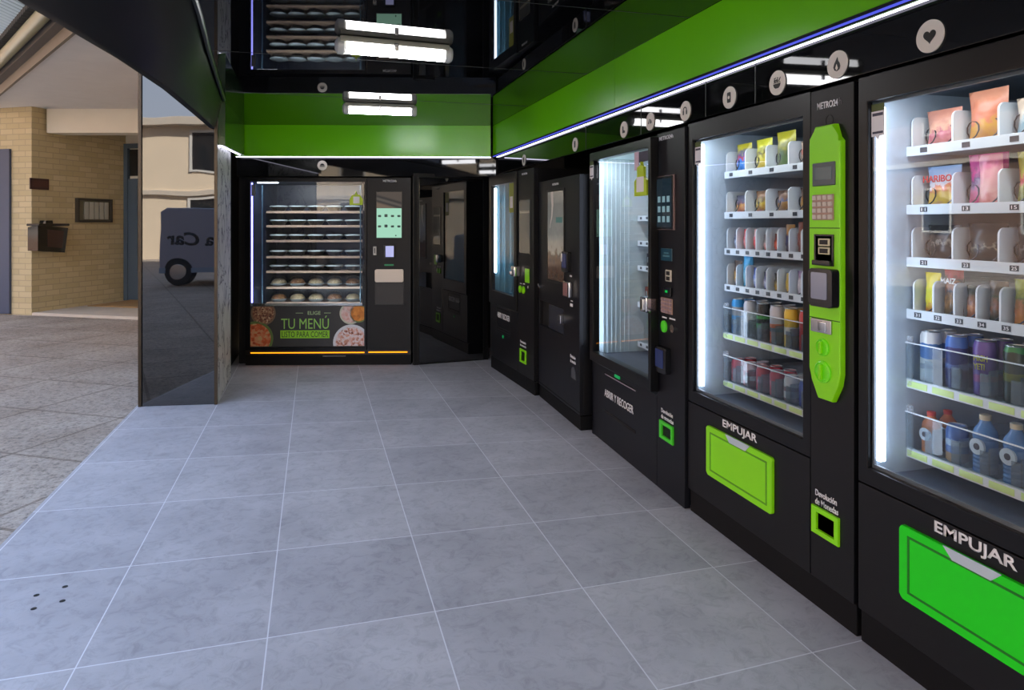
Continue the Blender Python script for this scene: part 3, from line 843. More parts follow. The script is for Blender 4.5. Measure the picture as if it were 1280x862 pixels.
rows = [
 ('top', 0, SL1, [('blue and red snack bag with yellow top', .12, .135, Bk('a1', (0, (20, 110, 190)), (.38, (30, 120, 205)), (.5, (170, 40, 50)), (.62, (60, 60, 120)), (.85, (180, 170, 40)))),
   ('yellow snack bag', .12, .14, Bk('a2', (0, (200, 170, 40)), (.4, (190, 180, 70)), (.55, (90, 80, 30)), (.75, (190, 190, 50)))),
   ('olive green snack bag', .12, .155, Bk('a3', (0, (90, 120, 70)), (.4, (70, 90, 60)), (.6, (120, 120, 50)), (.8, (170, 165, 40)))),
   ('brown snack bag with red patch', .12, .10, Bk('a4', (0, (120, 90, 60)), (.4, (150, 130, 110)), (.6, (170, 50, 40)), (.8, (190, 170, 150))))]),
 ('second', 1, SL1, [('clear pouch of pink and orange sweets', .12, .085, Bk('b1', (0, (190, 90, 120)), (.4, (220, 160, 60)), (.55, (120, 70, 90)), (.7, (90, 90, 110)))),
   ('magenta and yellow snack bag', .12, .10, Bk('b2', (0, (150, 30, 90)), (.35, (210, 180, 40)), (.6, (110, 90, 50)), (.8, (150, 110, 70)))),
   ('brown nut bag with blue patch', .12, .095, Bk('b3', (0, (110, 70, 40)), (.4, (160, 120, 60)), (.52, (60, 90, 140)), (.6, (120, 90, 70)))),
   ('golden snack bag with brown top', .12, .10, Bk('b4', (0, (190, 150, 60)), (.5, (170, 120, 50)), (.75, (90, 60, 40))))]),
 ('third', 2, SL3, [('navy chocolate bar', .056, .09, Bk('c1', (0, (30, 40, 110)), (.45, (180, 190, 210)), (.6, (60, 60, 90)))),
   ('red and white sweet bag', .056, .098, Bk('c2', (0, (190, 40, 50)), (.45, (225, 150, 150)), (.6, (200, 60, 70)))),
   ('bright red sweet bag', .056, .098, Bk('c3', (0, (215, 70, 80)), (.5, (220, 40, 40)), (.65, (230, 180, 180)))),
   ('pink and white sweet bag', .056, .075, Bk('c4', (0, (200, 50, 50)), (.4, (225, 190, 190)), (.6, (150, 140, 140)))),
   ('orange red chocolate bar', .056, .08, Bk('c5', (0, (190, 60, 40)), (.5, (220, 90, 50)), (.7, (120, 50, 40)))),
   ('dark blue and brown snack bar', .056, .12, Bk('c6', (0, (60, 40, 60)), (.5, (50, 60, 110)), (.75, (170, 120, 50)))),
   ('brown red snack bar', .056, .13, Bk('c7', (0, (130, 60, 50)), (.5, (150, 80, 70)), (.75, (130, 60, 40)))),
   ('yellow snack bar', .056, .10, Bk('c8', (0, (200, 170, 50)), (.5, (190, 160, 70))))]),
 ('fourth', 3, SL3, [('amber and navy biscuit bag', .056, .12, Bk('d1', (0, (30, 70, 130)), (.35, (210, 160, 70)), (.6, (90, 70, 60)))),
   ('tall cyan snack bag', .066, .17, Bk('d2', (0, (30, 150, 190)), (.35, (140, 190, 210)), (.55, (60, 150, 190)), (.7, (20, 165, 225)))),
   ('blue and white biscuit bag', .056, .095, Bk('d3', (0, (30, 70, 170)), (.4, (190, 205, 230)), (.6, (40, 90, 190)))),
   ('navy and white biscuit bag', .056, .08, Bk('d4', (0, (40, 60, 150)), (.4, (205, 210, 230)), (.7, (50, 60, 120)))),
   ('dark gold snack bag', .056, .08, Bk('d5', (0, (200, 160, 40)), (.5, (130, 110, 40)), (.7, (60, 60, 60)))),
   ('bright yellow snack bag', .056, .085, Bk('d6', (0, (225, 180, 40)), (.6, (215, 190, 90)))),
   ('white and lilac snack bag', .056, .10, Bk('d7', (0, (190, 185, 205)), (.5, (225, 222, 230)), (.7, (150, 130, 170)))),
   ('plain white snack bag', .056, .10, Bk('d8', (0, (220, 220, 225)), (.6, (200, 205, 210))))]),
]
for row, si, cuts, items in rows:
    for i, (d, w, h, mt) in enumerate(items):
        bag(m1, wh(row), ORD[i] + ' slot', (cuts[i] + cuts[i + 1]) / 2 + .006, SY + (.045 if w > .1 else .034), SHELF_Z[si], w, h, .05 if w > .1 else .036, mt, d, f'snacks on the {row} shelf behind green column machine glass')
def can_row(root, si, specs, u0, du, row, mp, group, r, h, second=True):
    for i, (d, mt) in enumerate(specs):
        u = u0 + du * i
        can_at(root, r, h, mt, u, SY + .045, SHELF_Z[si] + .0005, f'{d}, {ORD[i]} from left on the {row}, {mp}', group)
        if second:
            can_at(root, r, h, mt, u, SY + .045 + 2 * r + .004, SHELF_Z[si] + .0005, f'{d} behind {ORD[i]} front can, {row}, {mp}', group)
CW = lambda n, *a: wrap_mat('can_' + n, list(a), .10, 40, .3, .08)
can_row(m1, 4, [('silver can with blue top', CW('e1', (0, (40, 130, 190)), (.3, (150, 175, 195)), (.45, (60, 150, 205)), (.55, (165, 160, 160)), (.8, (40, 150, 215)))),
  ('white energy can', CW('e2', (0, (215, 218, 224)), (.3, (170, 175, 190)), (.4, (225, 226, 230)), (.75, (200, 203, 212)))),
  ('black can with green streak', CW('e3', (0, (18, 22, 24)), (.35, (40, 150, 60)), (.5, (20, 24, 26)), (.6, (60, 170, 70)), (.68, (18, 22, 24)))),
  ('white and orange can', CW('e4', (0, (210, 90, 30)), (.35, (60, 20, 20)), (.45, (215, 100, 40)), (.55, (210, 205, 210)))),
  ('yellow and white can', CW('e5', (0, (215, 175, 70)), (.35, (222, 214, 205)), (.55, (235, 190, 50)), (.95, (225, 180, 50)))),
  ('red energy can', CW('e6', (0, (190, 40, 40)), (.6, (205, 60, 60))))], .084, .0955, 'upper can shelf', 'green column machine', 'tall cans in the machine with the green column', .030, .168)
can_row(m1, 5, [('red cola can', CW('f1', (0, (196, 30, 50)), (.35, (225, 130, 145)), (.5, (205, 30, 55)))),
  ('red and white cola can', CW('f2', (0, (200, 35, 60)), (.3, (228, 200, 205)), (.5, (205, 40, 70)), (.7, (226, 190, 198)))),
  ('deep red soda can', CW('f3', (0, (190, 28, 50)), (.4, (215, 90, 110)), (.5, (200, 30, 50)))),
  ('pinkish red soda can', CW('f4', (0, (206, 50, 72)), (.5, (215, 90, 105)), (.65, (200, 40, 60)))),
  ('white and brown soda can', CW('f5', (0, (120, 70, 60)), (.2, (212, 204, 200)), (.45, (130, 80, 66)), (.6, (218, 212, 210)))),
  ('blue soda can', CW('f6', (0, (50, 70, 160)), (.6, (70, 90, 180))))], .084, .0955, 'lower can shelf', 'green column machine', 'short cans in the machine with the green column', .031, .112)

# ---- nearest machine
m0 = glass_machine('vending_machine', (FX, 1.878, 0), R90, 'nearest black snack and drinks machine with the emerald green push flap', 1.056, False)
lettering('METRO24', .884, .985, 1.762, 1.786, -.0002, M_white, m0, bold=.015)
for i, (cuts, k) in enumerate(((SL1, 'bag'), (SL1, 'bag'), (SL1, 'bag'), (SL3, 'bag'), (SLC, 'can'), (SLC, 'can'))):
    shelf(m0, SHELF_Z[i] + .006, .026, .815, [c - .008 for c in cuts], k)
SZ0 = [z + .006 for z in SHELF_Z]
SH0 = sorted([o for o in m0.children if o.name.startswith('shelf')], key=lambda o: o.name)
for si, cuts, nums in ((1, SL1, ('11', '13', '15')), (2, SL1, ('21', '23', '25')), (3, SL3, ('31', '32', '33', '34', '35'))):
    for i, tx in enumerate(nums):
        c = (cuts[i] + cuts[i + 1]) / 2 - .008 - (cuts[i + 1] - cuts[i]) * .12
        lettering(tx, c - .008, c + .008, SZ0[si] - .009, SZ0[si] + .001, SY - .0113, M_white, SH0[si], name='tag_number', depth=.0004)
NP = 'shelf, nearest machine'
rows0 = [
 ('top', 0, SL1, [('pale pink sweet bag', .125, .12, Bk('g1', (0, (220, 150, 140)), (.35, (190, 90, 110)), (.5, (225, 170, 140)), (.8, (205, 140, 120))), None),
   ('clear orange bag of pickled snacks', .13, .155, Bk('g2', (0, (190, 130, 80)), (.3, (200, 150, 60)), (.45, (205, 120, 90)), (.7, (210, 130, 100)), (.9, (222, 150, 120))), None),
   ('pale blue snack bag', .12, .11, Bk('g3', (0, (80, 150, 180)), (.5, (170, 180, 180)), (.75, (210, 190, 170))), None)]),
 ('second', 1, SL1, [('gummy sweet bag with blue header', .13, .13, Bk('h1', (0, (210, 160, 120)), (.12, (225, 190, 80)), (.32, (215, 170, 90)), (.46, (220, 120, 90)), (.54, (215, 205, 205)), (.62, (205, 200, 205)), (.78, (150, 180, 215))), ('HARIBO', pbr('red_print', (190, 26, 26), .4), .078, .100, -.054, .056)),
   ('hot pink sweet bag with dark band', .13, .155, Bk('h2', (0, (200, 50, 120)), (.25, (215, 120, 160)), (.45, (150, 130, 160)), (.55, (80, 40, 100)), (.7, (205, 60, 140)), (.85, (215, 80, 150))), None),
   ('green and yellow snack bag', .12, .15, Bk('h3', (0, (90, 110, 40)), (.4, (150, 150, 60)), (.55, (200, 60, 90)), (.7, (190, 180, 60))), None)]),
 ('third', 2, SL1, [('dark grey snack bag', .125, .112, Bk('i1', (0, (22, 23, 24)), (.42, (26, 27, 28)), (.5, (120, 118, 108)), (.56, (24, 24, 26))), None),
   ('black seed bag with white print', .13, .118, Bk('i2', (0, (22, 24, 24)), (.3, (34, 34, 32)), (.38, (140, 138, 122)), (.45, (24, 24, 25)), (.6, (20, 21, 22))), None),
   ('black snack bag with grey print', .13, .115, Bk('i3', (0, (20, 22, 24)), (.3, (30, 31, 33)), (.4, (120, 126, 132)), (.47, (22, 22, 26)), (.7, (30, 32, 34))), None)]),
 ('fourth', 3, SL3, [('bright yellow narrow bag', .058, .13, Bk('j1', (0, (190, 120, 60)), (.2, (222, 200, 40)), (.5, (205, 205, 60)), (.8, (226, 205, 40))), None),
   ('dark corn snack bag with red badge', .068, .155, Bk('j2', (0, (90, 70, 40)), (.3, (140, 100, 50)), (.5, (30, 30, 30)), (.62, (140, 80, 40)), (.7, (28, 28, 30)), (.86, (160, 40, 50))), ('MAIZ', M_white, .100, .118, -.026, .026)),
   ('brown nut bag', .058, .10, Bk('j3', (0, (150, 90, 60)), (.3, (190, 130, 80)), (.5, (130, 80, 50)), (.75, (60, 60, 40))), None),
   ('dark green and brown bag', .058, .12, Bk('j4', (0, (50, 60, 40)), (.4, (130, 80, 50)), (.6, (60, 70, 40)), (.8, (90, 70, 50))), None),
   ('orange and green bag', .058, .13, Bk('j5', (0, (190, 130, 60)), (.4, (170, 110, 60)), (.6, (90, 110, 50)), (.8, (160, 170, 50))), None)]),
]
for row, si, cuts, items in rows0:
    for i, (d, w, h, mt, tx) in enumerate(items):
        bag(m0, row + ' ' + NP, ORD[i] + ' slot', (cuts[i] + cuts[i + 1]) / 2, SY + (.045 if w > .1 else .034), SZ0[si], w, h, .05 if w > .1 else .036, mt, d, f'snacks on the {row} shelf of the nearest machine', tx)
o = bag(m0, 'second ' + NP, 'right of the hot pink bag', .302, SY + .022, SZ0[1], .075, .15, .03, Bk('h4', (0, (214, 130, 130)), (.3, (232, 180, 175)), (.6, (236, 170, 175)), (.85, (228, 130, 160))), 'light pink sweet bag', 'snacks on the second shelf of the nearest machine')
sv = SHELF_Z; SHELF_Z = SZ0
can_row(m0, 4, [('white can with blue mark', CW('k1', (0, (205, 210, 212)), (.3, (150, 160, 170)), (.38, (214, 218, 220)), (.5, (60, 120, 190)), (.78, (220, 224, 226)))),
  ('dark blue can', CW('k2', (0, (40, 44, 100)), (.4, (90, 110, 170)), (.5, (44, 50, 120)), (.8, (60, 110, 190)))),
  ('purple can with yellow print', CW('k3', (0, (90, 60, 140)), (.3, (150, 70, 130)), (.4, (100, 70, 150)))),
  ('dark green can with gold print', CW('k4', (0, (24, 40, 24)), (.4, (120, 120, 40)), (.55, (26, 44, 26)), (.9, (40, 130, 60)))),
  ('black energy can', CW('k5', (0, (20, 22, 24)), (.5, (40, 44, 46))))], .076, .0955, 'upper can shelf', 'nearest machine', 'tall cans in the nearest machine', .031, .168)
can_row(m0, 5, [('blue small can with beige foot', CW('l2', (0, (190, 150, 110)), (.3, (90, 120, 180)), (.5, (190, 205, 225)), (.65, (70, 110, 180))))], .172, .0955, 'lowest shelf', 'nearest machine', 'short cans in the nearest machine', .031, .115, False)
SHELF_Z = sv
for o in [x for x in COL.objects if x.get('label', '').startswith('purple can with yellow print, third')]:
    lettering('HIGH\nYETI', -.018, .020, .085, .128, -.0318, pbr('yellow_print', (226, 214, 60), .4), o, bold=.01)
# bottles on the lowest shelf
def bottle(u, label, mat_body, mat_cap, mat_label, r, h, name='water_bottle', grp='water bottles in the nearest machine', wavy=True):
    prof = [(r * .7, 0), (r, .006)]
    n = 9
    for i in range(n):
        z = .012 + i * (h * .62) / n
        prof += [(r * (1 if not wavy else 1), z), (r * (.94 if wavy and i not in (5, 6) else 1), z + h * .03)]
    prof += [(r, h * .66), (r * .9, h * .74), (r * .55, h * .84), (r * .42, h * .89), (r * .42, h * .93), (0, h * .93)]
    o = MB().lathe(prof, 0, 0, 20).build(name, mat_body)
    MB().lathe([(r * .47, h * .91), (r * .47, h * .99), (r * .43, h), (0, h)], 0, 0, 16).build('cap', mat_cap, o)
    MB().prism(circ(0, h * .47, r * .72, 20), -r - .0012, -r + .006).build('round_label', mat_label, o)
    MB().prism(circ(0, h * .47, r * .30, 14), -r - .0022, -r - .001).build('label_mark', pbr('label_brown', (70, 50, 50), .5), o)
    place(o, m0, u, SY + .045, SZ0[5]); tag(o, label, 'bottle', grp)
    return o
M_wat = pbr('blue_water_bottle', (88, 130, 180), .12, noise=.25, nscale=60)
bottle(.267, 'left one of two blue water bottles, lowest shelf, nearest machine', M_wat, pbr('pale_cap', (190, 180, 150), .4), M_white, .033, .175)
bottle(.3625, 'right one of two blue water bottles, lowest shelf, nearest machine', M_wat, MATS['pale_cap'], M_white, .033, .175)
ob = bottle(.078, 'orange juice bottle with red top, left end of lowest shelf, nearest machine', wrap_mat('orange_bottle', [(0, (205, 120, 60)), (.7, (214, 120, 70))], .15, 30, .2), pbr('red_cap', (200, 60, 50), .4), M_white, .028, .135, 'juice_bottle', None, False)
ob2 = dup(ob); place(ob2, m0, .078, SY + .112, SZ0[5]); tag(ob2, 'orange juice bottle directly behind the front orange bottle in the nearest machine', 'bottle')

# ---- machine with tall left light, touchscreen column
m2 = empty('vending_machine', (1.739, 4.219, 0), math.atan2(-1.265, -.043)); tag(m2, 'black machine with smartphone style screen column, beside the green column machine', 'vending machine', 'machines along the right wall')
def machine_two(r):
    W2 = 1.255; H = 1.825
    m = MB(); m.box(0, .03, .0, .84, .0, H, .003); m.box(.86, W2 - .045, .03, .84, .0, H, .003); m.box(.03, .86, .80, .84, 0, H); m.box(.03, .86, .03, .80, 1.785, H); m.box(.03, .86, .03, .80, 0, .52)
    m.build('cabinet', M_body2, r)
    m = MB(); m.box(.030, .034, .03, .80, .52, 1.785, 0); m.box(.034, .856, .035, .79, 1.780, 1.784, 0)
    for k in range(7): m.box(.034, .040, .06 + k * .03, .073 + k * .03, .525, 1.78, .003)
    m.build('ribbed_liner', pbr('ribbed_pale_liner', (205, 222, 230), .25), r, label='pale ribbed inner side wall')
    m = MB(); m.box(.034, .856, .79, .799, .52, 1.785, 0); m.box(.856, .86, .03, .80, .52, 1.785, 0); m.box(.034, .856, .035, .79, .521, .526, 0)
    m.build('liner', M_linerd, r)
    MB().frame(.09, .985, .50, 1.806, .146, .955, .562, 1.757, -.05, -.004, .004).build('door_frame', M_frame, r)
    MB().box(.142, .959, -.036, -.030, .558, 1.761, 0).build('window_glass', M_glass, r)
    for k, (a, b) in enumerate(((.040, .075),)):
        MB().box(a, b, .0, .022, .56, 1.76, .003).build('light_strip', M_ledw, r, label='glowing white light tube')
    MB().box(.0, .955, 0, .03, .004, .474, .003).build('lower_panel', M_body2, r)
    MB().box(.957, W2, 0, .03, .004, H, .003).build('payment_column', M_body2, r)
    m = MB(); m.box(.225, .69, -.003, .004, .196, .214, .003); m.build('delivery_slot', M_gap, r)
    m = MB(); m.box(.235, .69, -.003, .002, .431, .437, .001); m.build('flap_edge', pbr('pale_flap_edge', (150, 140, 150), .3), r)
    m = MB(); m.box(.22, .70, -.0015, .001, .437, .445, .0); m.build('flap_shadow_gap', M_gap, r)
    MB().prism(rrect(.39, .47, .449, .466, .006), -.004, 0).build('indicator', pbr('green_indicator', (20, 150, 80), .3, emit=(10, 160, 80), estr=.5), r)
    lettering('ABRIR Y RECOGER', .225, .66, .296, .342, -.0002, M_white, r, bold=.01)
    lettering('METRO24h', .985, 1.14, 1.786, 1.806, -.0002, M_white, r, bold=.01)
    p = MB().prism(rrect(.972, 1.16, 1.335, 1.60, .014), -.014, 0, .004).build('touchscreen', M_readb, r)
    MB().prism(rrect(.986, 1.146, 1.345, 1.588, .008), -.0155, -.0135).build('screen', pbr('dark_screen', (30, 38, 44), .06, emit=(46, 70, 84), estr=.25), p)
    for i in range(3):
        for j in range(3): MB().box(1.00 + i * .05, 1.03 + i * .05, -.0162, -.0152, 1.37 + j * .05, 1.40 + j * .05, 0).build('screen_icon', pbr('screen_icon', (120, 150, 160), .3, emit=(140, 180, 190), estr=.35), p)
    MB().frame(.968, 1.164, 1.331, 1.604, .973, 1.159, 1.336, 1.599, -.012, -.002, .001).build('screen_bezel', pbr('rose_bezel', (150, 128, 128), .25, metal=.6), p)
    s = MB().box(1.012, 1.132, -.006, 0, 1.176, 1.238, .003).build('contactless_pad', pbr('teal_pad', (24, 62, 74), .3, emit=(10, 60, 80), estr=.2), r)
    m = MB(); m.box(1.04, 1.11, -.0068, -.0055, 1.196, 1.204, 0); m.box(1.05, 1.10, -.0068, -.0055, 1.212, 1.218, 0); m.build('pad_print', pbr('pad_print_grey', (90, 140, 150), .4), s)
    b = MB().box(1.066, 1.128, -.008, 0, 1.074, 1.132, .004).build('bill_label', pbr('cream_label2', (200, 196, 180), .5), r)
    m = MB(); m.box(1.078, 1.116, -.009, -.0075, 1.080, 1.099, 0); m.box(1.078, 1.116, -.009, -.0075, 1.106, 1.125, 0); m.build('note_picture', M_ink, b)
    MB().box(1.05, 1.128, -.012, 0, 1.00, 1.045, .003).build('bill_slot', M_readb, r)
    MB().box(1.075, 1.10, -.013, -.011, 1.018, 1.030, .0).build('slot_light', pbr('green_arrow_light', (10, 120, 50), .3, emit=(10, 200, 80), estr=.6), r)
    keypad(r, 1.015, 1.136, .912, .990, 0, M_keyp, 4, 4)
    k = MB().box(.905, .985, -.075, -.0, .905, .985, .008).build('lock_handle', M_chrome, r)
    m = MB(); m.box(.93, .965, -.085, -.07, .915, .975, .004); m.build('lever', M_steel, k)
    MB().lathe([(.030, 0), (.030, -.008), (.024, -.011), (0, -.011)], 1.045, .843, 20, 'y').build('return_button', pbr('green_button', (80, 200, 40), .3, emit=(60, 200, 30), estr=.2), r)
    MB().lathe([(.020, 0), (.020, -.006), (0, -.006)], 1.134, .845, 16, 'y').build('coin_button', M_steel, r)
    m = MB(); m.box(1.02, 1.07, -.002, 0, .885, .892, 0); m.box(1.10, 1.16, -.002, 0, .888, .895, 0); m.build('button_caption', M_white, r)
    reader(r, .985, 1.115, .612, .742, 0, pbr('reader_blue_screen', (36, 48, 86), .12, emit=(30, 40, 90), estr=.3))
    lettering('Devolución\nde monedas', 1.008, 1.142, .372, .424, -.0002, M_white, r, bold=.015)
    coin_return(r, 1.00, 1.145, .272, .362, 0, pbr('bright_green_plastic', (70, 214, 40), .32))
    sticker(r, .10, .165, 1.635, 1.755, -.0505)
    dx = .105; dz = -.01
    y = MB().prism([(u + dx, z + dz) for u, z in [(.685, 1.52), (.835, 1.52), (.835, 1.60), (.80, 1.62), (.80, 1.672), (.775, 1.68), (.765, 1.70), (.755, 1.68), (.72, 1.672), (.72, 1.62), (.685, 1.60)]], -.0525, -.037).build('window_sticker', M_lime, r, label='lime bottle shaped sticker')
    MB().box(.715 + dx, .805 + dx, -.0535, -.052, 1.53, 1.61, 0).build('sticker_field', M_stick, y)
    MB().box(.76, .815, -.0385, -.0365, 1.65, 1.75, 0).build('pink_sticker', pbr('pale_pink_sticker', (214, 184, 200), .5), r)
    MB().box(.82, .945, -.0385, -.0365, 1.69, 1.745, 0).build('dark_sticker', pbr('dark_sticker_face', (60, 50, 74), .5), r)
    for i, z in enumerate((1.402, 1.24, 1.08, .842, .583)):
        s = MB(); s.box(.045, .85, .31, .77, z - .012, z - .003, 0); s.box(.045, .85, .30, .31, z - .022, z + .012, .002)
        o = s.build('shelf', M_tray, r)
        for k in range(4): data_obj(TAGM, 'num', None, 'price_tag', M_pricedark, o, (.10 + .09 * k, .3002, z - .004))
machine_two(m2)
def small_box(root, u, y, z, w, h, d, mat, label, cat, name, group=None, feat=None):
    o = MB().box(-w / 2, w / 2, -d / 2, d / 2, 0, h, .004).build(name, mat); place(o, root, u, y, z)
    if feat: MB().box(-w * .3, w * .3, -d / 2 - .0012, -d / 2 + .001, h * .35, h * .75, 0).build('printed_label', feat, o)
    return tag(o, label, cat, group)
G2 = 'gadgets in the machine with the screen column'
SP = 'shelf of the touchscreen column machine'
Y2 = .37
o = make_bag('snack_bag', .12, .13, .05, Bk('p1', (0, (150, 90, 70)), (.5, (190, 110, 80)), (.8, (170, 60, 90)))); place(o, m2, .13, Y2, 1.402); tag(o, f'brown red packet on the top {SP}', 'snack bag', G2)
o = make_bag('snack_bag', .12, .12, .05, Bk('p2', (0, (205, 140, 100)), (.5, (214, 160, 120)), (.8, (190, 120, 90)))); place(o, m2, .13, Y2, 1.24); tag(o, f'peach coloured packet on the second {SP}', 'snack bag', G2)
small_box(m2, .16, Y2, 1.08, .07, .10, .04, pbr('purple_carton', (140, 104, 176), .4), f'purple boxed gadget on the third {SP}', 'gadget box', 'gadget_box', G2, M_white)
small_box(m2, .10, Y2, 1.08, .05, .09, .04, pbr('dark_carton', (50, 52, 60), .4), f'dark boxed gadget on the third {SP}', 'gadget box', 'gadget_box', G2, M_steel)
small_box(m2, .14, Y2, .842, .07, .14, .05, pbr('yellow_carton', (214, 204, 30), .4), f'bright yellow boxed gadget on the fourth {SP}', 'gadget box', 'gadget_box', G2, M_ink)
small_box(m2, .085, Y2, .842, .05, .11, .05, pbr('red_brown_carton', (120, 50, 44), .4), f'red brown boxed gadget on the fourth {SP}', 'gadget box', 'gadget_box', G2, M_steel)
small_box(m2, .15, Y2, .583, .07, .09, .05, pbr('grey_carton', (90, 96, 104), .4), f'grey boxed gadget on the lowest {SP}', 'gadget box', 'gadget_box', G2, M_white)

# ---- slim coffee machine
m3 = empty('coffee_machine', (1.704, 5.235, 0), math.atan2(-.964, -.027)); tag(m3, 'slim black coffee machine with tall picture panel, shorter than its neighbours', 'coffee machine', 'machines along the right wall')
def machine_three(r):
    W3 = .95; H = 1.69
    m = MB(); m.box(0, W3, .03, .72, .10, H, .004); m.build('cabinet', M_body, r)
    MB().frame(.0, W3, .10, H, .03, .62, .575, .765, 0, .03, .004).build('door', M_body2, r)
    MB().box(.0, W3, .008, .70, 0, .092, .003).build('plinth', M_plinth, r)
    m = MB(); m.box(.03, .62, .028, .032, .575, .765, 0); m.build('cup_recess', M_gap, r)
    f = MB().box(.26, .615, .004, .012, .58, .76, .004).build('cup_door', pbr('smoked_door', (44, 46, 56), .12), r)
    MB().box(.585, .635, -.03, .006, .66, .72, .006).build('cup_door_handle', M_chrome, f)
    p = MB().frame(.236, .652, .93, 1.615, .256, .632, .95, 1.598, -.006, .0, .002).build('picture_frame', M_frame, r)
    m, nt, out = base_mat('coffee_picture')
    tc = nt.nodes.new('ShaderNodeTexCoord'); sx = nt.nodes.new('ShaderNodeSeparateXYZ'); nt.links.new(tc.outputs['Generated'], sx.inputs[0])
    nz = nt.nodes.new('ShaderNodeTexNoise'); nz.inputs['Scale'].default_value = 16; nt.links.new(tc.outputs['Object'], nz.inputs[0])
    ma = nt.nodes.new('ShaderNodeMath'); ma.operation = 'MULTIPLY_ADD'; ma.inputs[1].default_value = .35; ma.inputs[2].default_value = -.17; nt.links.new(nz.outputs[0], ma.inputs[0])
    ad = nt.nodes.new('ShaderNodeMath'); nt.links.new(sx.outputs['Z'], ad.inputs[0]); nt.links.new(ma.outputs[0], ad.inputs[1])
    rp = ramp(nt, [(0, (92, 70, 48)), (.2, (120, 94, 70)), (.3, (96, 84, 74)), (.36, (160, 166, 160)), (.6, (178, 188, 182)), (1, (160, 168, 162))]); nt.links.new(ad.outputs[0], rp.inputs[0])
    b = nt.nodes.new('ShaderNodeBsdfPrincipled'); b.inputs['Roughness'].default_value = .06; nt.links.new(rp.outputs[0], b.inputs['Base Color']); nt.links.new(b.outputs[0], out.inputs[0])
    pic = MB().box(.256, .632, -.003, .002, .95, 1.598, 0).build('picture', m, p)
    MB().box(.46, .60, -.004, -.0025, 1.37, 1.41, 0).build('teal_label', pbr('teal_print', (40, 130, 126), .3), pic)
    m = MB(); m.tube([(.36, -.0035, 1.60), (.375, -.0035, 1.5), (.36, -.0035, 1.42), (.31, -.0035, 1.33)], [.03, .022, .014, .003], 8); 
    o = m.build('poured_milk', pbr('milk_white', (220, 218, 210), .3), pic); o.scale = (1, .04, 1); o.location = (0, -.0034, 0)
    lettering('METRO24h', .365, .51, 1.644, 1.66, -.0002, M_white, r, bold=.02)
    rd = reader(r, .660, .79, 1.03, 1.17, 0, pbr('reader_blue_screen', (36, 48, 86), .12))
    MB().box(.655, .68, -.036, -.026, 1.10, 1.16, .004).build('reader_cap', M_steel, rd)
    c = MB().box(.70, .83, -.035, 0, .86, .97, .01).build('coin_mouth', M_chrome, r)
    m = MB()
    for k in range(3): m.box(.722 + .03 * k, .736 + .03 * k, -.039, -.034, .87, .96, .002)
    m.build('coin_ridges', pbr('rose_ridges', (150, 110, 110), .4), c)
    MB().lathe([(.018, 0), (.018, -.02), (.010, -.024), (0, -.024)], .066, .878, 14, 'y').build('key_lock', M_chrome, r)
    m = MB(); m.box(.76, .80, -.002, 0, 1.0, 1.012, 0); m.box(.77, .82, -.002, 0, .80, .82, 0); m.box(.78, .82, -.002, 0, .835, .842, 0); m.build('caption_bars', M_white, r)
    lettering('Devolución\nde monedas', .77, .88, .42, .475, -.0002, M_white, r, bold=.01)
    MB().prism([(.79, .32), (.89, .32), (.885, .35)] + [(.84 + .045 * math.cos(PI * i / 8), .35 + .05 * math.sin(PI * i / 8)) for i in range(9)] + [(.795, .35)], -.004, 0).build('coin_return', pbr('grey_scoop', (70, 74, 80), .4), r)
    MB().box(.0, W3, -.002, .0, .118, .124, 0).build('door_gap', M_gap, r)
    lettering('Metro24', .02, .12, .09, .105, .0, M_whitedim, r) if False else None
machine_three(m3)

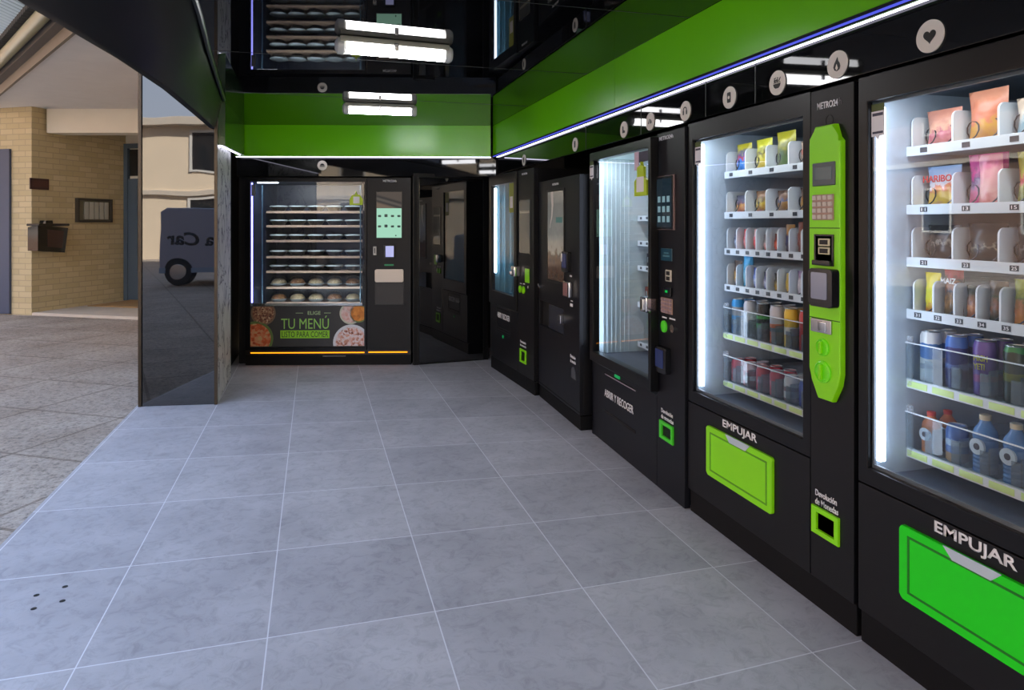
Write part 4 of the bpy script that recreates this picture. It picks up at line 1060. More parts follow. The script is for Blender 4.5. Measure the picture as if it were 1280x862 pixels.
# ---- far machine in the right corner
m4 = empty('vending_machine', (1.612, 6.44, 0), math.atan2(-1.233, .062)); tag(m4, 'farthest black machine in the right corner with glowing blue window and lime buttons', 'vending machine', 'machines along the right wall')
def machine_four(r):
    W4 = 1.185; H = 1.808; DX = .795
    m = MB(); m.box(0, .03, .03, .72, .0, H, .003); m.box(.765, W4, .03, .72, .0, H, .003); m.box(.03, .765, .69, .72, 0, H); m.box(.03, .765, .03, .69, 1.77, H); m.box(.03, .765, .03, .69, 0, .70)
    m.build('cabinet', M_body, r)
    m = MB(); m.box(.03, .034, .03, .69, .7, 1.77, 0); m.box(.034, .761, .68, .689, .7, 1.77, 0); m.box(.761, .765, .03, .69, .7, 1.77, 0); m.box(.034, .761, .035, .69, .701, .706, 0)
    for k in range(8): m.box(.034, .044, .07 + k * .06, .09 + k * .06, .706, 1.77, .004)
    m.build('ribbed_liner', pbr('ribbed_teal_liner', (110, 168, 190), .18), r, label='teal ribbed inner side wall')
    MB().frame(0, DX, .62, H, .07, .725, .742, 1.72, -.012, .028, .004).build('door_frame', M_frame, r)
    MB().box(.066, .729, .0, .006, .738, 1.724, 0).build('window_glass', M_glass, r)
    MB().box(.066, .086, .02, .04, 1.0 - .10, 1.70, .003).build('light_strip', M_ledw, r, label='glowing white light tube')
    MB().box(0, DX, 0, .03, .115, .615, .003).build('lower_panel', M_body, r)
    MB().box(DX + .004, W4, 0, .03, .115, H, .003).build('payment_column', M_body, r)
    MB().box(0, W4, .008, .7, 0, .108, .003).build('plinth', M_plinth, r)
    for z in (1.45, 1.2, .95):
        s = MB(); s.box(.045, .76, .34, .66, z - .012, z - .003, 0); s.box(.045, .76, .33, .34, z - .022, z + .012, .002); s.build('shelf', M_tray, r)
    y = MB().box(.575, .70, -.0015, .0, 1.46, 1.715, 0).build('window_sticker', pbr('olive_lime_sticker', (150, 158, 70), .5), r)
    MB().box(.60, .675, -.0025, -.001, 1.50, 1.60, 0).build('sticker_field', M_stick, y)
    s = MB().box(.852, 1.108, -.006, 0, 1.12, 1.56, .004).build('touchscreen', pbr('grey_screen', (84, 90, 86), .06), r)
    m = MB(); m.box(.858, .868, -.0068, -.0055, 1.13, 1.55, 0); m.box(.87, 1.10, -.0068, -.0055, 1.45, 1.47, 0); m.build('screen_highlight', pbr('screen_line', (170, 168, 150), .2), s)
    lettering('METRO24h', .905, 1.035, 1.765, 1.782, -.0002, M_white, r, bold=.02)
    k = MB().box(.79, .87, -.06, 0, .92, 1.01, .01).build('lock_handle', M_chrome, r)
    MB().box(.77, .80, -.07, -.055, .935, .965, .006).build('lever', M_steel, k)
    MB().box(.99, 1.09, -.006, 0, .884, .998, .003).build('green_pad', M_green, r, label='lime green pad')
    for u in (.873, .953): MB().lathe([(.030, 0), (.030, -.010), (.022, -.014), (0, -.014)], u, .818, 18, 'y').build('button', M_green, r, label='lime green button')
    m = MB(); m.box(.86, .90, -.002, 0, .862, .87, 0); m.box(.94, .98, -.002, 0, .864, .872, 0); m.box(1.05, 1.06, -.004, 0, .84, .86, .001); m.build('button_caption', M_white, r)
    lettering('ABRIR Y RECOGER', .23, .585, .505, .555, -.0002, M_white, r, bold=.01)
    MB().frame(.22, .60, .38, .64 - .04, .235, .585, .395, .585, -.0015, .001).build('flap_seam', M_gap, r)
    m = MB(); m.box(.245, .585, -.004, .002, .402, .42, .002); m.build('delivery_slot', M_gap, r)
    MB().lathe([(.014, 0), (.014, -.004), (0, -.004)], .40, .348, 12, 'y').build('indicator', MATS['green_indicator'], r)
    lettering('Devolución\nde monedas', .865, 1.01, .345, .395, -.0002, M_white, r, bold=.015)
    coin_return(r, .868, 1.012, .215, .325, 0)
machine_four(m4)

# ------------------------------------------------------------------ ready meal machine on the back wall
m5 = empty('vending_machine', (B0.x, B0.y, 0), BROT); tag(m5, 'wide black ready meal machine on the back wall with food trays and menu poster', 'vending machine')
def machine_five(r):
    W5 = 1.59; H = 1.808; DX = 1.165
    m = MB(); m.box(0, .04, .03, .88, .10, H, .003); m.box(1.12, W5, .03, .88, .10, H, .003); m.box(.04, 1.12, .85, .88, .1, H); m.box(.04, 1.12, .03, .85, 1.785, H); m.box(.04, 1.12, .03, .85, .10, .36)
    m.build('cabinet', M_body, r)
    m = MB(); m.box(.04, .044, .03, .85, .36, 1.785, 0); m.box(.044, 1.116, .83, .849, .36, 1.785, 0); m.box(1.116, 1.12, .03, .85, .36, 1.785, 0); m.box(.044, 1.116, .035, .83, 1.78, 1.784, 0); m.box(.044, 1.116, .035, .83, .361, .366, 0)
    m.build('liner', M_navy, r, label='navy inner lining')
    m = MB()
    for u in (.075, 1.05, 1.085): m.box(u, u + .012, .25, .262, .40, 1.75, .002)
    m.build('lift_rail', pbr('teal_rail', (70, 96, 112), .3, metal=.5), r)
    MB().frame(0, DX, .145, H, .052, 1.142, .18, 1.768, 0, .03, .004).build('door_frame', M_frame, r)
    MB().box(.048, 1.146, .010, .016, .56, 1.772, 0).build('window_glass', M_glass, r)
    MB().box(.05, .062, .03, .045, .60, 1.76, .002).build('light_strip', emis('violet_white_light', (150, 150, 255), 5.0), r, label='thin violet white light tube')
    MB().box(.10, .30, .05, .07, 1.757, 1.764, .002).build('top_light', emis('top_light_white', (235, 240, 255), 8.0), r, label='short glowing top light')
    p = MB().box(.050, 1.144, .004, .014, .182, .572, .001).build('menu_poster', pbr('charcoal_poster', (50, 49, 50), .45, noise=.08, nscale=8), r, label='charcoal poster with food pictures')
    X0, X1, Z0, Z1 = .053, 1.141, .186, .568
    lettering('ELIGE', .60, .722, .488, .522, .0038, pbr('pale_green_print', (176, 208, 150), .5), p, bold=.0)
    lettering('TU MENÚ', .345, .802, .352, .478, .0038, pbr('leaf_green_print', (150, 206, 96), .5), p, bold=0)
    m = MB(); m.box(.485, .555, .0028, .0042, .502, .506, 0); m.box(.755, .82, .0028, .0042, .502, .506, 0); m.build('dash', MATS['pale_green_print'], p)
    b = MB().box(.338, .808, .0025, .0042, .262, .338, 0).build('lime_banner', pbr('lime_banner_print', (146, 208, 40), .5), p)
    lettering('LISTO PARA COMER', .352, .796, .272, .327, .0024, pbr('banner_ink', (28, 34, 20), .5), b, bold=0)
    def dish(cx, cz, rr, mat, rim, y):
        q = clip(circ(cx, cz, rr, 40), X0, X1, Z0, Z1)
        o = MB().prism(q, y - .0012, .0045).build('dish_print', rim, p)
        q2 = clip(circ(cx, cz, rr * .86, 40), X0, X1, Z0, Z1)
        MB().prism(q2, y - .002, y - .001).build('food_print', mat, o)
    dish(.175, .505, .118, voro_mat('meat_print', [(.2, (60, 34, 28)), (.45, (120, 70, 50)), (.6, (170, 130, 100)), (.8, (214, 190, 160))], 70), pbr('plate_grey', (120, 96, 76), .5), .0032)
    dish(.105, .262, .165, voro_mat('curry_print', [(.2, (150, 60, 34)), (.45, (204, 92, 44)), (.62, (206, 150, 110)), (.8, (190, 176, 120))], 40), pbr('plate_green', (96, 120, 60), .5), .0024)
    dish(1.01, .50, .105, voro_mat('ham_print', [(.3, (214, 160, 150)), (.6, (226, 200, 196)), (.8, (150, 120, 110))], 50), pbr('plate_pale', (196, 196, 176), .5), .0032)
    dish(1.09, .50, .088, voro_mat('fritter_print', [(.2, (110, 70, 20)), (.4, (206, 120, 36)), (.7, (226, 150, 60)), (.85, (120, 140, 60))], 34), pbr('plate_leaf', (110, 130, 66), .5), .0024)
    dish(1.02, .215, .178, voro_mat('prawn_print', [(.25, (120, 60, 44)), (.42, (214, 150, 130)), (.6, (226, 212, 214)), (.8, (214, 196, 200))], 52), pbr('plate_white', (216, 216, 222), .5), .0024)
    MB().box(DX + .004, W5, 0, .03, .145, H, .003).build('control_column', M_body, r)
    MB().box(0, W5, .012, .03, .10, .145, .001).build('kick_panel', pbr('amber_glow_channel', (30, 26, 22), .4), r)
    m = MB(); m.box(.053, 1.142, .004, .012, .117, .126, .001); m.build('amber_light', M_amber, r, label='amber glowing line')
    m = MB(); m.box(1.182, 1.555, .004, .012, .119, .129, .001); m.build('amber_light', M_amber, r, label='amber glowing line')
    MB().box(0, W5, .016, .80, 0, .10, .003).build('plinth', M_plinth, r)
    MB().box(.74, .96, .0145, .0165, .082, .092, 0).build('plinth_label', M_whitedim, r)
    lettering('METRO24h', 1.322, 1.452, 1.765, 1.788, -.0002, M_white, r, bold=.01)
    s = MB().box(1.255, 1.508, -.006, 0, 1.222, 1.676, .004).build('touchscreen', M_readb, r)
    MB().box(1.262, 1.501, -.0072, -.0055, 1.229, 1.513, 0).build('menu_page', M_mint, s, label='mint green menu page')
    m, nt, out = base_mat('advert_picture')
    tc = nt.nodes.new('ShaderNodeTexCoord'); sx = nt.nodes.new('ShaderNodeSeparateXYZ'); nt.links.new(tc.outputs['Generated'], sx.inputs[0])
    ma = nt.nodes.new('ShaderNodeMath'); ma.operation = 'MULTIPLY_ADD'; ma.inputs[1].default_value = .45; nt.links.new(sx.outputs['X'], ma.inputs[0]); nt.links.new(sx.outputs['Z'], ma.inputs[2])
    rp = ramp(nt, [(.3, (110, 96, 84)), (.45, (60, 58, 58)), (.6, (96, 90, 84)), (.75, (58, 56, 56)), (.9, (88, 80, 74))]); nt.links.new(ma.outputs[0], rp.inputs[0])
    em = nt.nodes.new('ShaderNodeEmission'); nt.links.new(rp.outputs[0], em.inputs[0]); nt.links.new(em.outputs[0], out.inputs[0])
    MB().box(1.262, 1.501, -.0072, -.0055, 1.515, 1.669, 0).build('advert_page', m, s)
    m = MB()
    for zz in (1.44, 1.34):
        for k in range(4): m.prism(rrect(1.275 + .062 * k, 1.305 + .062 * k, zz - .012, zz + (.016 if k == 1 else .008), .004), -.0082, -.0070)
    m.build('menu_icon', pbr('menu_icon_dark', (60, 90, 84), .4), s)
    m = MB(); m.box(1.44, 1.452, -.0082, -.007, 1.244, 1.256, 0); m.build('cart_icon', MATS['menu_icon_dark'], s)
    c = MB().box(1.232, 1.262, -.03, 0, 1.062, 1.145, .004).build('coin_slot', pbr('pale_slot', (200, 196, 190), .3), r)
    MB().box(1.243, 1.251, -.031, -.029, 1.08, 1.13, 0).build('slot_mouth', M_gap, c)
    c = MB().prism(rrect(1.335, 1.436, 1.03, 1.162, .008), -.035, 0, .003).build('card_reader', M_readb, r)
    MB().box(1.352, 1.43, -.0375, -.034, 1.045, 1.15, .002).build('screen', pbr('lavender_screen', (150, 154, 196), .2, emit=(180, 184, 235), estr=.7), c)
    MB().prism(rrect(1.335, 1.425, .958, .974, .006), -.003, 0).build('indicator', pbr('dim_green_label', (20, 110, 70), .4, emit=(10, 120, 70), estr=.3), r)
    MB().prism(rrect(1.247, 1.520, .802, .925, .014), -.022, 0, .006).build('pickup_flap', pbr('pale_steel_flap', (206, 194, 180), .3, metal=.4), r)
    f = MB().frame(1.245, 1.522, .582, .80, 1.257, 1.510, .592, .79, -.006, .0, .002).build('pickup_bin', pbr('charcoal_bin', (36, 35, 35), .4), r)
    MB().box(1.257, 1.510, -.002, .002, .592, .79, 0).build('bin_panel', pbr('charcoal_bin_face', (42, 40, 39), .35), f)
    y = MB().prism([(1.0, 1.545), (1.125, 1.545), (1.125, 1.60), (1.10, 1.64), (1.075, 1.645), (1.062, 1.68), (1.05, 1.645), (1.025, 1.64), (1.0, 1.60)], .0085, .0098).build('window_sticker', M_lime, r, label='lime sticker')
    MB().box(1.035, 1.095, .0075, .0088, 1.56, 1.625, 0).build('sticker_field', M_stick, y)
    MB().box(.06, .10, .0085, .0098, 1.63, 1.74, 0).build('sticker', pbr('dim_sticker', (110, 112, 118), .5), r)
    MB().box(.07, 1.12, .018, .026, .572, .596, .002).build('glass_rail', M_steel, r)
    for z in (1.497, 1.352, 1.200, 1.036, .885, .722, .563, .425):
        s = MB(); s.box(.06, 1.045, .45, .83, z - .014, z - .004, 0); s.box(.06, 1.045, .44, .45, z - .026, z - .002, .002); s.build('shelf', pbr('wood_tone_shelf', (150, 128, 112), .4), r)
machine_five(m5)

def fill_light(root, name, u, y, z, sx_, sy_, e, tilt, col=(.9, .95, 1)):  # unseen area fills added to brighten the machine interiors
    l = bpy.data.lights.new(name, 'AREA'); l.shape = 'RECTANGLE'; l.size = sx_; l.size_y = sy_; l.energy = e; l.color = col
    o = bpy.data.objects.new(name, l); COL.objects.link(o); o.parent = root; o.location = (u, y, z); o.rotation_euler = (tilt, 0, 0)
fill_light(m5, 'inner_fill', .55, .10, 1.75, .9, .06, 8, .62)
fill_light(m5, 'inner_fill', .55, .07, .62, .9, .05, 4, 1.9)
for mm in (m0, m1): fill_light(mm, 'inner_fill', .43, .06, 1.77, .7, .04, 1.6, .35)
fill_light(m2, 'inner_fill', .45, .06, 1.77, .7, .04, 3, .35)
# food tubs
M_tub = pbr('black_tub', (24, 25, 27), .3)
M_lidc = glass_mat('clear_lid', (228, 234, 238), 1.6, .06)
def tub(kind, food):
    """flared bowl with a low clear lid, or a tray with a high clear dome"""
    if kind == 'low':
        b = MB().lathe([(.052, 0), (.06, .004), (.082, .040), (.090, .042), (.090, .046), (.080, .046), (.056, .010), (0, .010)], 0, 0, 22).build('food_tub', M_tub)
        MB().lathe([(.078, .038), (.05, .046), (0, .048)], 0, 0, 18).build('food', food, b)
        MB().lathe([(.093, .045), (.094, .050), (.080, .058), (.04, .060), (0, .060)], 0, 0, 22).build('lid', pbr('frosted_lid', (176, 190, 196), .2), b)
    else:
        b = MB().lathe([(.06, 0), (.066, .003), (.086, .024), (.092, .026), (.092, .030), (.082, .030), (.06, .008), (0, .008)], 0, 0, 22).build('food_tub', pbr('clear_tray', (120, 128, 132), .2))
        MB().lathe([(.078, .028), (.07, .05), (.045, .072), (0, .078)], 0, 0, 18).build('food', food, b)
        MB().lathe([(.092, .029), (.088, .045), (.078, .075), (.058, .096), (.03, .104), (0, .105)], 0, 0, 22).build('lid', M_lidc, b)
    return b
foods = [voro_mat('food_salad', [(.3, (70, 90, 50)), (.55, (130, 140, 100)), (.8, (170, 170, 150))], 60), voro_mat('food_rice', [(.3, (170, 140, 100)), (.6, (206, 186, 150)), (.8, (190, 130, 80))], 80), voro_mat('food_meat', [(.3, (110, 66, 40)), (.6, (160, 110, 70)), (.8, (190, 150, 110))], 60)]
protos = {}
rown = ['top', 'second', 'third', 'fourth', 'fifth', 'sixth', 'seventh', 'lowest']
for ri, z in enumerate((1.497, 1.352, 1.200, 1.036, .885, .722, .563, .425)):
    kind = 'low' if ri < 5 else 'dome'
    for k in range(5):
        fi = (ri * 2 + k * 3) % 3 if kind == 'low' else (1 if (ri + k) % 3 else 2)
        key = (kind, fi)
        if key not in protos: o = tub(kind, foods[fi]); protos[key] = o
        else: o = dup(protos[key])
        place(o, m5, .158 + .192 * k, .545, z - .0035, random.uniform(0, 6))
        d = 'black bowl with pale lid' if kind == 'low' else 'clear domed ready meal tub'
        tag(o, f'{d}, {ORD[k]} from left, {rown[ri]} shelf, back wall machine', 'food container', 'ready meals in the back wall machine')

# ------------------------------------------------------------------ street: brick building with porch
M_brick = brick_mat('yellow_brick', (200, 182, 142), (184, 166, 126), (172, 156, 124))
M_plas = pbr('cream_plaster', (228, 219, 200), .8, noise=.05, nscale=3)
M_soff = pbr('greige_soffit', (216, 212, 208), .85, noise=.06, nscale=5)
M_conc = pbr('pale_concrete', (198, 186, 170), .8, noise=.1, nscale=6)
A = Vector((-4.093, 12.047)); E = Vector((.504, .864)).normalized()
bb = empty('brick_building', (A.x, A.y, 0), math.atan2(E.y, E.x)); tag(bb, 'yellow brick entrance building with porch at far left', 'building')
MB().box(0, 2.0, 0, 1.8, -.1, 3.13, 0).build('brick_wall', M_brick, bb)
MB().box(-.04, .0, .38, 1.79, 0, 2.5, .005).build('shutter', pbr('slate_blue_shutter', (66, 76, 98), .5), bb, label='slate blue shutter')
MB().box(1.8, 2.1, -2.4, 0, -.05, 3.13, 0).build('porch_back_wall', M_plas, bb)
MB().box(.0, 1.8, -2.35, .0, -.05, .03, .01).build('porch_step', M_conc, bb)
inv = bb.matrix_basis.inverted()
def loc2(p): q = inv @ Vector((p[0], p[1], 0)); return (q.x, q.y)
bpy.context.view_layer.update(); inv = Matrix.Translation((A.x, A.y, 0)) @ Matrix.Rotation(math.atan2(E.y, E.x), 4, 'Z'); inv = inv.inverted()
E1, E2 = (-6.2, 14.95), (-1.75, 6.56)
MB().slab([loc2(p) for p in (E1, E2, (-1.6, 7.2), (-1.6, 16), (-4.5, 17))], 3.131, 3.30).build('porch_soffit', M_soff, bb, label='greige porch ceiling')
ed = (Vector(E2) - Vector(E1)).normalized(); en = Vector((ed.y, -ed.x))   # pointing out to the street
if en.x > 0: en = -en
def eave(o0, o1, z0, z1, name, mat):
    ps = [Vector(E1) + en * o0, Vector(E2) + en * o0, Vector(E2) + en * o1, Vector(E1) + en * o1]
    return MB().slab([loc2(p) for p in ps], z0, z1).build(name, mat, bb)
eave(0, .03, 3.10, 3.36, 'fascia_board', pbr('taupe_fascia', (120, 108, 92), .6))
eave(.03, .12, 3.22, 3.40, 'eave_board', pbr('dim_eave', (90, 80, 70), .7))
g0 = Vector(E1) + en * .2; g1 = Vector(E2) + en * .2
a0, a1 = loc2(g0), loc2(g1)
MB().tube([(a0[0], a0[1], 3.30), (a1[0], a1[1], 3.30)], .065, 14).build('gutter', pbr('weathered_zinc_gutter', (146, 142, 108), .4, noise=.15, nscale=4), bb, label='weathered gutter pipe')
# corrugated awning beyond the gutter
def awning_mat():
    m, nt, out = base_mat('corrugated_translucent_sheet')
    tc = nt.nodes.new('ShaderNodeTexCoord')
    d0, d1 = Vector(loc2(E1)), Vector(loc2(E2)); d = (d1 - d0).normalized()
    dp = nt.nodes.new('ShaderNodeVectorMath'); dp.operation = 'DOT_PRODUCT'; dp.inputs[1].default_value = (d.x, d.y, 0)
    nt.links.new(tc.outputs['Object'], dp.inputs[0])
    mu = nt.nodes.new('ShaderNodeMath'); mu.operation = 'MULTIPLY'; mu.inputs[1].default_value = 2 * PI / .105; nt.links.new(dp.outputs['Value'], mu.inputs[0])
    sn = nt.nodes.new('ShaderNodeMath'); sn.operation = 'SINE'; nt.links.new(mu.outputs[0], sn.inputs[0])
    r = ramp(nt, [(0, (150, 166, 166)), (.45, (214, 226, 228)), (1, (232, 240, 242))]); nt.links.new(sn.outputs[0], r.inputs[0])  # shading of the ribs painted as stripes into the sheet colour
    b = nt.nodes.new('ShaderNodeBsdfPrincipled'); b.inputs['Roughness'].default_value = .5; nt.links.new(r.outputs[0], b.inputs['Base Color'])
    tl = nt.nodes.new('ShaderNodeBsdfTranslucent'); nt.links.new(r.outputs[0], tl.inputs[0])
    mx = nt.nodes.new('ShaderNodeMixShader'); mx.inputs[0].default_value = .3
    nt.links.new(b.outputs[0], mx.inputs[1]); nt.links.new(tl.outputs[0], mx.inputs[2]); nt.links.new(mx.outputs[0], out.inputs[0])
    return m
def corrugated():
    m = MB(); b = m.bm; L = (g1 - g0).length; n = 360; prev = None
    for i in range(n + 1):
        t = i / n; dz = .032 * math.sin(i * PI / 2)
        p = Vector(E1) + (Vector(E2) - Vector(E1)) * t
        P0 = p + en * .14; P1 = p + en * 2.6
        r = [b.verts.new((*loc2(P0), 3.40 + dz)), b.verts.new((*loc2(P1), 4.3 + dz)), b.verts.new((*loc2(P1), 4.312 + dz)), b.verts.new((*loc2(P0), 3.412 + dz))]
        if prev:
            for k in range(4): b.faces.new((prev[k], prev[(k + 1) % 4], r[(k + 1) % 4], r[k]))
        prev = r
    t = MB()
    for i in range(90):
        p = Vector(E1) + (Vector(E2) - Vector(E1)) * ((i + .5) / 90)
        a, c = loc2(p + en * .16), loc2(p + en * .30)
        t.tube([(a[0], a[1], 3.385), (c[0], c[1], 3.40)], .046, 8)
    t.build('tile_edge', pbr('dark_tile_ends', (52, 52, 50), .7), bb, label='dark scalloped roof tile edge')
    return m.build('corrugated_awning', awning_mat(), bb, smooth=False)
corrugated()
bx = MB()
# cream beam under the soffit, running across the porch
q0 = loc2((-3.90, 12.25)); 
MB().slab([loc2(p) for p in ((-3.95, 12.22), (-1.8, 11.61), (-1.72, 11.9), (-3.80, 12.49))], 2.76, 3.131).build('porch_beam', M_plas, bb, label='cream beam')
dr = empty('porch_door', (0, 0, 0)); dr.parent = bb; 
MB().frame(-1.3, -.02, .03, 2.76, -1.22, -.10, .03, 2.68, 0, .06, .003).build('door_frame', pbr('blue_grey_paint', (78, 92, 104), .4), dr)
MB().frame(-1.215, -.105, .035, 2.15, -.98, -.30, .55, 2.02, .01, .05, .004).build('door_leaf', MATS['blue_grey_paint'], dr)
MB().box(-.97, -.31, .02, .03, .56, 2.01, 0).build('door_glass', pbr('dark_pane', (34, 36, 38), .05), dr)
MB().box(-1.2, -.12, .02, .03, 2.2, 2.66, 0).build('transom_glass', pbr('dark_pane', (34, 36, 38), .05), dr)
dr.rotation_euler = (0, 0, -PI / 2); dr.location = (1.79, 0, 0); 
for c in dr.children:   # the door faces the porch: its plan runs along the porch back wall
    for v in c.data.vertices: v.co.x = -v.co.x; v.co.y = -v.co.y
# (x 0..1.3 along local -y of the building)
def on_brick(name, x, z, y=0.0):
    M = Matrix.Translation((A.x, A.y, 0)) @ Matrix.Rotation(math.atan2(E.y, E.x), 4, 'Z')
    p = M @ Vector((x, y, z)); o = empty(name, p, math.atan2(E.y, E.x)); return o
t = on_brick('wall_plaque', .12, 1.97); tag(t, 'small dark red plaque on the brick wall', 'sign')
MB().box(-.16, .16, -.02, 0, -.085, .085, .006).build('plate', pbr('maroon_plate', (58, 34, 32), .35), t)
MB().box(-.13, .13, -.023, -.019, -.05, .05, 0).build('plate_face', pbr('maroon_face', (70, 40, 38), .4), t)
t = on_brick('mailbox', .17, 1.18); tag(t, 'black glossy tilted mailbox on the brick wall below the plaque', 'mailbox')
m = MB(); bmx = m.bm
fr = [(-.26, .17), (.26, .12), (.20, -.26), (-.26, -.22)]
V0 = [bmx.verts.new((x, -.22, z)) for x, z in fr]; V1 = [bmx.verts.new((x * .9, 0, z * .9 - .02)) for x, z in fr]
bmx.faces.new(V0); bmx.faces.new(list(reversed(V1)))
for i in range(4): bmx.faces.new((V0[(i + 1) % 4], V0[i], V1[i], V1[(i + 1) % 4]))
m.build('box_body', pbr('black_lacquer', (22, 22, 22), .1), t)
MB().box(-.26, .27, -.24, .0, .15, .19, .012).build('lid', pbr('black_lacquer', (22, 22, 22), .1), t)
MB().prism([(-.10, .10), (.18, .075), (.15, -.19), (-.10, -.16)], -.226, -.219).build('front_panel', pbr('dark_maroon_panel', (52, 30, 28), .2), t)
MB().prism([(-.08, .19), (.05, .19), (.04, .235), (-.07, .235)], -.16, -.04).build('handle', pbr('black_lacquer', (22, 22, 22), .1), t)
t = on_brick('letter_box_unit', 1.10, 1.58); tag(t, 'dark framed panel of pale letter slots on the brick wall', 'mailbox')
MB().frame(-.34, .36, -.19, .20, -.30, .32, -.155, .165, -.06, 0, .005).build('frame', pbr('dark_bronze_frame', (64, 58, 48), .4), t)
MB().box(-.3, .32, -.02, 0, -.155, .165, 0).build('back_plate', pbr('olive_plate', (110, 104, 84), .5), t)
for k in range(5): MB().box(-.19 + .10 * k, -.11 + .10 * k, -.04, -.018, -.14, .145, .004).build('letter_slot', pbr('pale_slot_metal', (176, 172, 158), .4), t)
M3 = Matrix.Translation((A.x, A.y, 0)) @ Matrix.Rotation(math.atan2(E.y, E.x), 4, 'Z')
p = M3 @ Vector((1.3, -.75, .032)); t = MB().box(-.45, .45, -.6, .6, 0, .014, .005).build('doormat', pbr('tan_coir', (170, 134, 88), .95, noise=.2, nscale=120, bump=.4)); t.location = p; t.rotation_euler = (0, 0, bb.rotation_euler.z); tag(t, 'tan doormat on the porch step before the blue grey door', 'doormat')

# ------------------------------------------------------------------ the building over the shop (keeps the pavement in its shade)
ub = empty('apartment_building', (0, 0, 0)); tag(ub, 'upper floors of the building standing over the black vending shop', 'building')
MB().slab([(-1.2, -3), (7, -3), (7, 19), (-1.6, 19), (-1.6, 7.6), (-1.2, 5.8)], 2.645, 15).build('upper_wall', M_brick, ub)
MB().slab([(2.82, -3), (7, -3), (7, 19), (2.82, 19)], -.1, 2.64).build('ground_floor_wall', M_brick, ub)
MB().slab([(-1.6, 8.45), (2.8, 8.45), (2.8, 19), (-1.6, 19)], -.1, 2.64).build('ground_floor_wall', M_brick, ub)

# ------------------------------------------------------------------ buildings across the street (seen in the black glass)
def facade(name, loc, rz, L, H, mat, label, floors, bays, depth=6, z0=.0):
    t = empty(name, loc, rz); tag(t, label, 'building')
    MB().box(0, L, 0, depth, -.2, H, 0).build('wall', mat, t)
    MB().box(-.2, L + .2, -.35, depth, H, H + .3, .02).build('cornice', M_conc, t)
    fh = H / floors; bw = L / bays
    for f in range(floors):
        for k in range(bays):
            u = (k + .5) * bw; z = f * fh + fh * .28
            o = MB().frame(u - .65, u + .65, z, z + 1.7, u - .56, u + .56, z + .09, z + 1.61, -.06, .0, .0).build('window', pbr('white_window_frame', (210, 206, 198), .5), t)
            MB().box(u - .56, u + .56, -.02, .0, z + .09, z + 1.61, 0).build('pane', pbr('dark_pane', (34, 36, 38), .05), o)
        if f > 0: MB().box(0, L, -.12, 0, f * fh - .12, f * fh + .06, .01).build('string_course', M_conc, t)
    return t
M_terra = pbr('terracotta_render', (124, 96, 80), .85, noise=.08, nscale=1)
M_creamw = pbr('cream_render', (222, 204, 178), .85, noise=.08, nscale=1)
facade('street_building', (-19, -24, 0), PI / 2, 70, 11, M_terra, 'terracotta apartment block across the street, mirrored in the glass fronts', 3, 18)
for o in [x for x in COL.objects if x.name.startswith('street_building')]: pass
facade('street_building', (8, -16, 0), PI, 24, 5.2, M_creamw, 'low cream building behind the viewer, mirrored in the black pillar', 2, 7)
# parked van whose lettering shows mirrored in the black pillar
van = empty('van', (-1.95, -4.0, 0), PI); tag(van, 'dark slate van on the pavement, mirrored in the black pillar', 'van')
M_van = pbr('slate_van_paint', (150, 152, 170), .35)
def vanb(r):
    P = [(.0, .32), (.02, 1.02), (.55, 1.12), (1.05, 1.66), (1.3, 1.72), (4.2, 1.72), (4.35, 1.62), (4.38, .32)]
    MB().prism(P, 0, 1.7, .03).build('body', M_van, r)
    MB().prism([(.68, 1.12), (1.08, 1.58), (1.5, 1.6), (1.5, 1.12)], -.006, .01).build('side_window', MATS['dark_pane'], r)
    MB().box(.0, 4.38, -.012, .02, .30, .42, .004).build('sill', pbr('pale_blue_sill', (130, 150, 176), .4), r)
    for x in (.85, 3.95):
        w = MB().lathe([(.20, -.02), (.31, -.01), (.33, .04), (.33, .18), (.30, .2), (0, .2)], x, .33, 24, 'y').build('wheel', pbr('tyre_rubber', (22, 22, 22), .8), r)
        MB().lathe([(0, -.03), (.18, -.025), (.2, -.01), (.2, .0)], x, .33, 20, 'y').build('hubcap', M_steel, w)
    lettering('a Car', 3.17, 4.20, .92, 1.20, -.0005, pbr('van_black_print', (14, 14, 16), .4), r, bold=.03)
    MB().box(2.4, 2.52, -.03, 0, 1.0, 1.04, .008).build('door_handle', M_ink, r)
vanb(van)
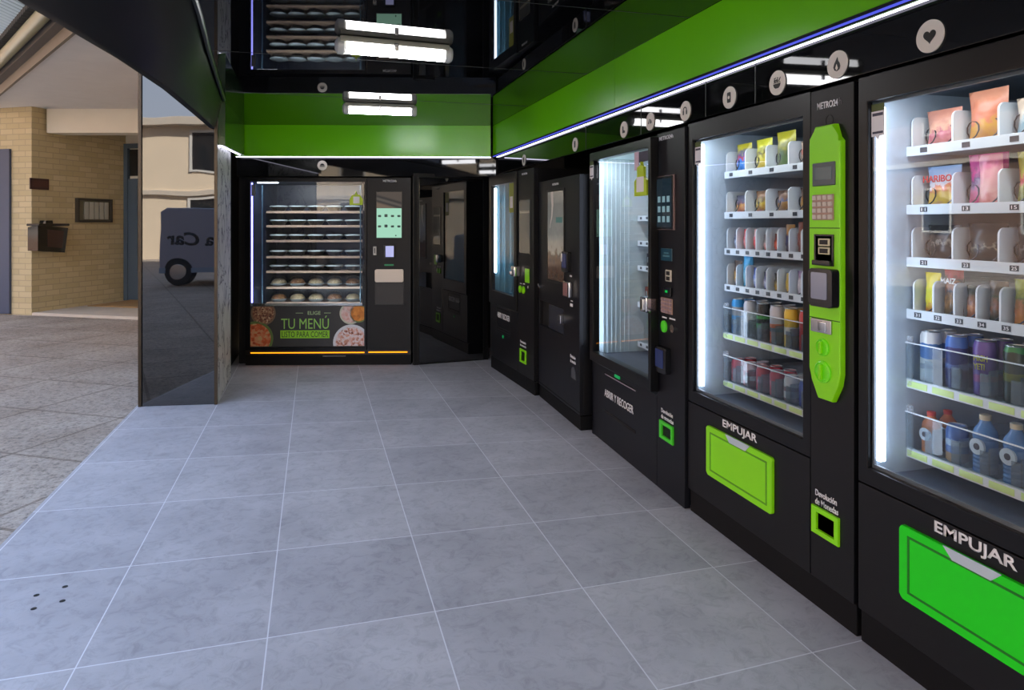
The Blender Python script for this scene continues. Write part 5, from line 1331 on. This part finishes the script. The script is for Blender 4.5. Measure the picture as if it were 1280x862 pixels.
# bare street tree
def tree(p, label, seed):
    rnd = random.Random(seed); m = MB()
    def grow(a, d, L, r, lvl):
        pts = [a]; q = Vector(a); dd = Vector(d)
        for i in range(4):
            dd = (dd + Vector((rnd.uniform(-.16, .16), rnd.uniform(-.16, .16), rnd.uniform(-.02, .1)))).normalized(); q = q + dd * L / 4; pts.append(tuple(q))
        m.tube(pts, [r * (1 - .12 * i) for i in range(5)], 6 if lvl < 2 else 4)
        if lvl < 4:
            for k in range(3):
                nd = (dd + Vector((rnd.uniform(-.8, .8), rnd.uniform(-.8, .8), rnd.uniform(-.1, .5)))).normalized()
                grow(tuple(q), nd, L * .68, r * .52, lvl + 1)
    grow((0, 0, 0), (0, 0, 1), 3.6, .15, 0)
    o = m.build('street_tree', pbr('bare_bark', (70, 58, 48), .9, noise=.2, nscale=20)); o.location = p; tag(o, label, 'tree', 'bare street trees')
tree((-11.5, -24.5, 0), 'bare leafless tree behind the low cream building, mirrored in the pillar', 3)
tree((-9.5, 3.0, 0), 'bare leafless tree across the pavement, mirrored in the nearest machine glass', 5)

# ------------------------------------------------------------------ world, sun, camera
w = bpy.data.worlds.new('sky'); SC.world = w; w.use_nodes = True; nt = w.node_tree; nt.nodes.clear()
out = nt.nodes.new('ShaderNodeOutputWorld'); bg = nt.nodes.new('ShaderNodeBackground'); bg.inputs[1].default_value = 4.6
tc = nt.nodes.new('ShaderNodeTexCoord'); sx = nt.nodes.new('ShaderNodeSeparateXYZ'); nt.links.new(tc.outputs['Generated'], sx.inputs[0])
rp = ramp(nt, [(0, (188, 184, 180)), (.1, (206, 216, 234)), (.35, (190, 208, 238)), (1, (150, 184, 232))]); nt.links.new(sx.outputs['Z'], rp.inputs[0])
nt.links.new(rp.outputs[0], bg.inputs[0]); nt.links.new(bg.outputs[0], out.inputs[0])
sd = bpy.data.lights.new('sun', 'SUN'); sd.energy = 34; sd.angle = .02; sd.color = (1, .95, .88)
so = bpy.data.objects.new('sun', sd); COL.objects.link(so)
so.rotation_euler = Vector((-.62, -.55, -.72)).to_track_quat('-Z', 'Y').to_euler()

cd = bpy.data.cameras.new('camera'); cam = bpy.data.objects.new('camera', cd); COL.objects.link(cam)
cam.location = (0, 0, 1.36); cam.rotation_euler = (PI / 2, 0, -math.radians(15.8497))
cd.sensor_fit = 'HORIZONTAL'; cd.sensor_width = 36; cd.lens = 36 * 870 / 1280; cd.shift_y = -(431 - 280) / 1280; cd.clip_start = .02; cd.clip_end = 300
SC.camera = cam
vs = SC.view_settings; vs.view_transform = 'Standard'; vs.look = 'None'; vs.exposure = 0.0; vs.gamma = 1.0; vs.use_curve_mapping = False
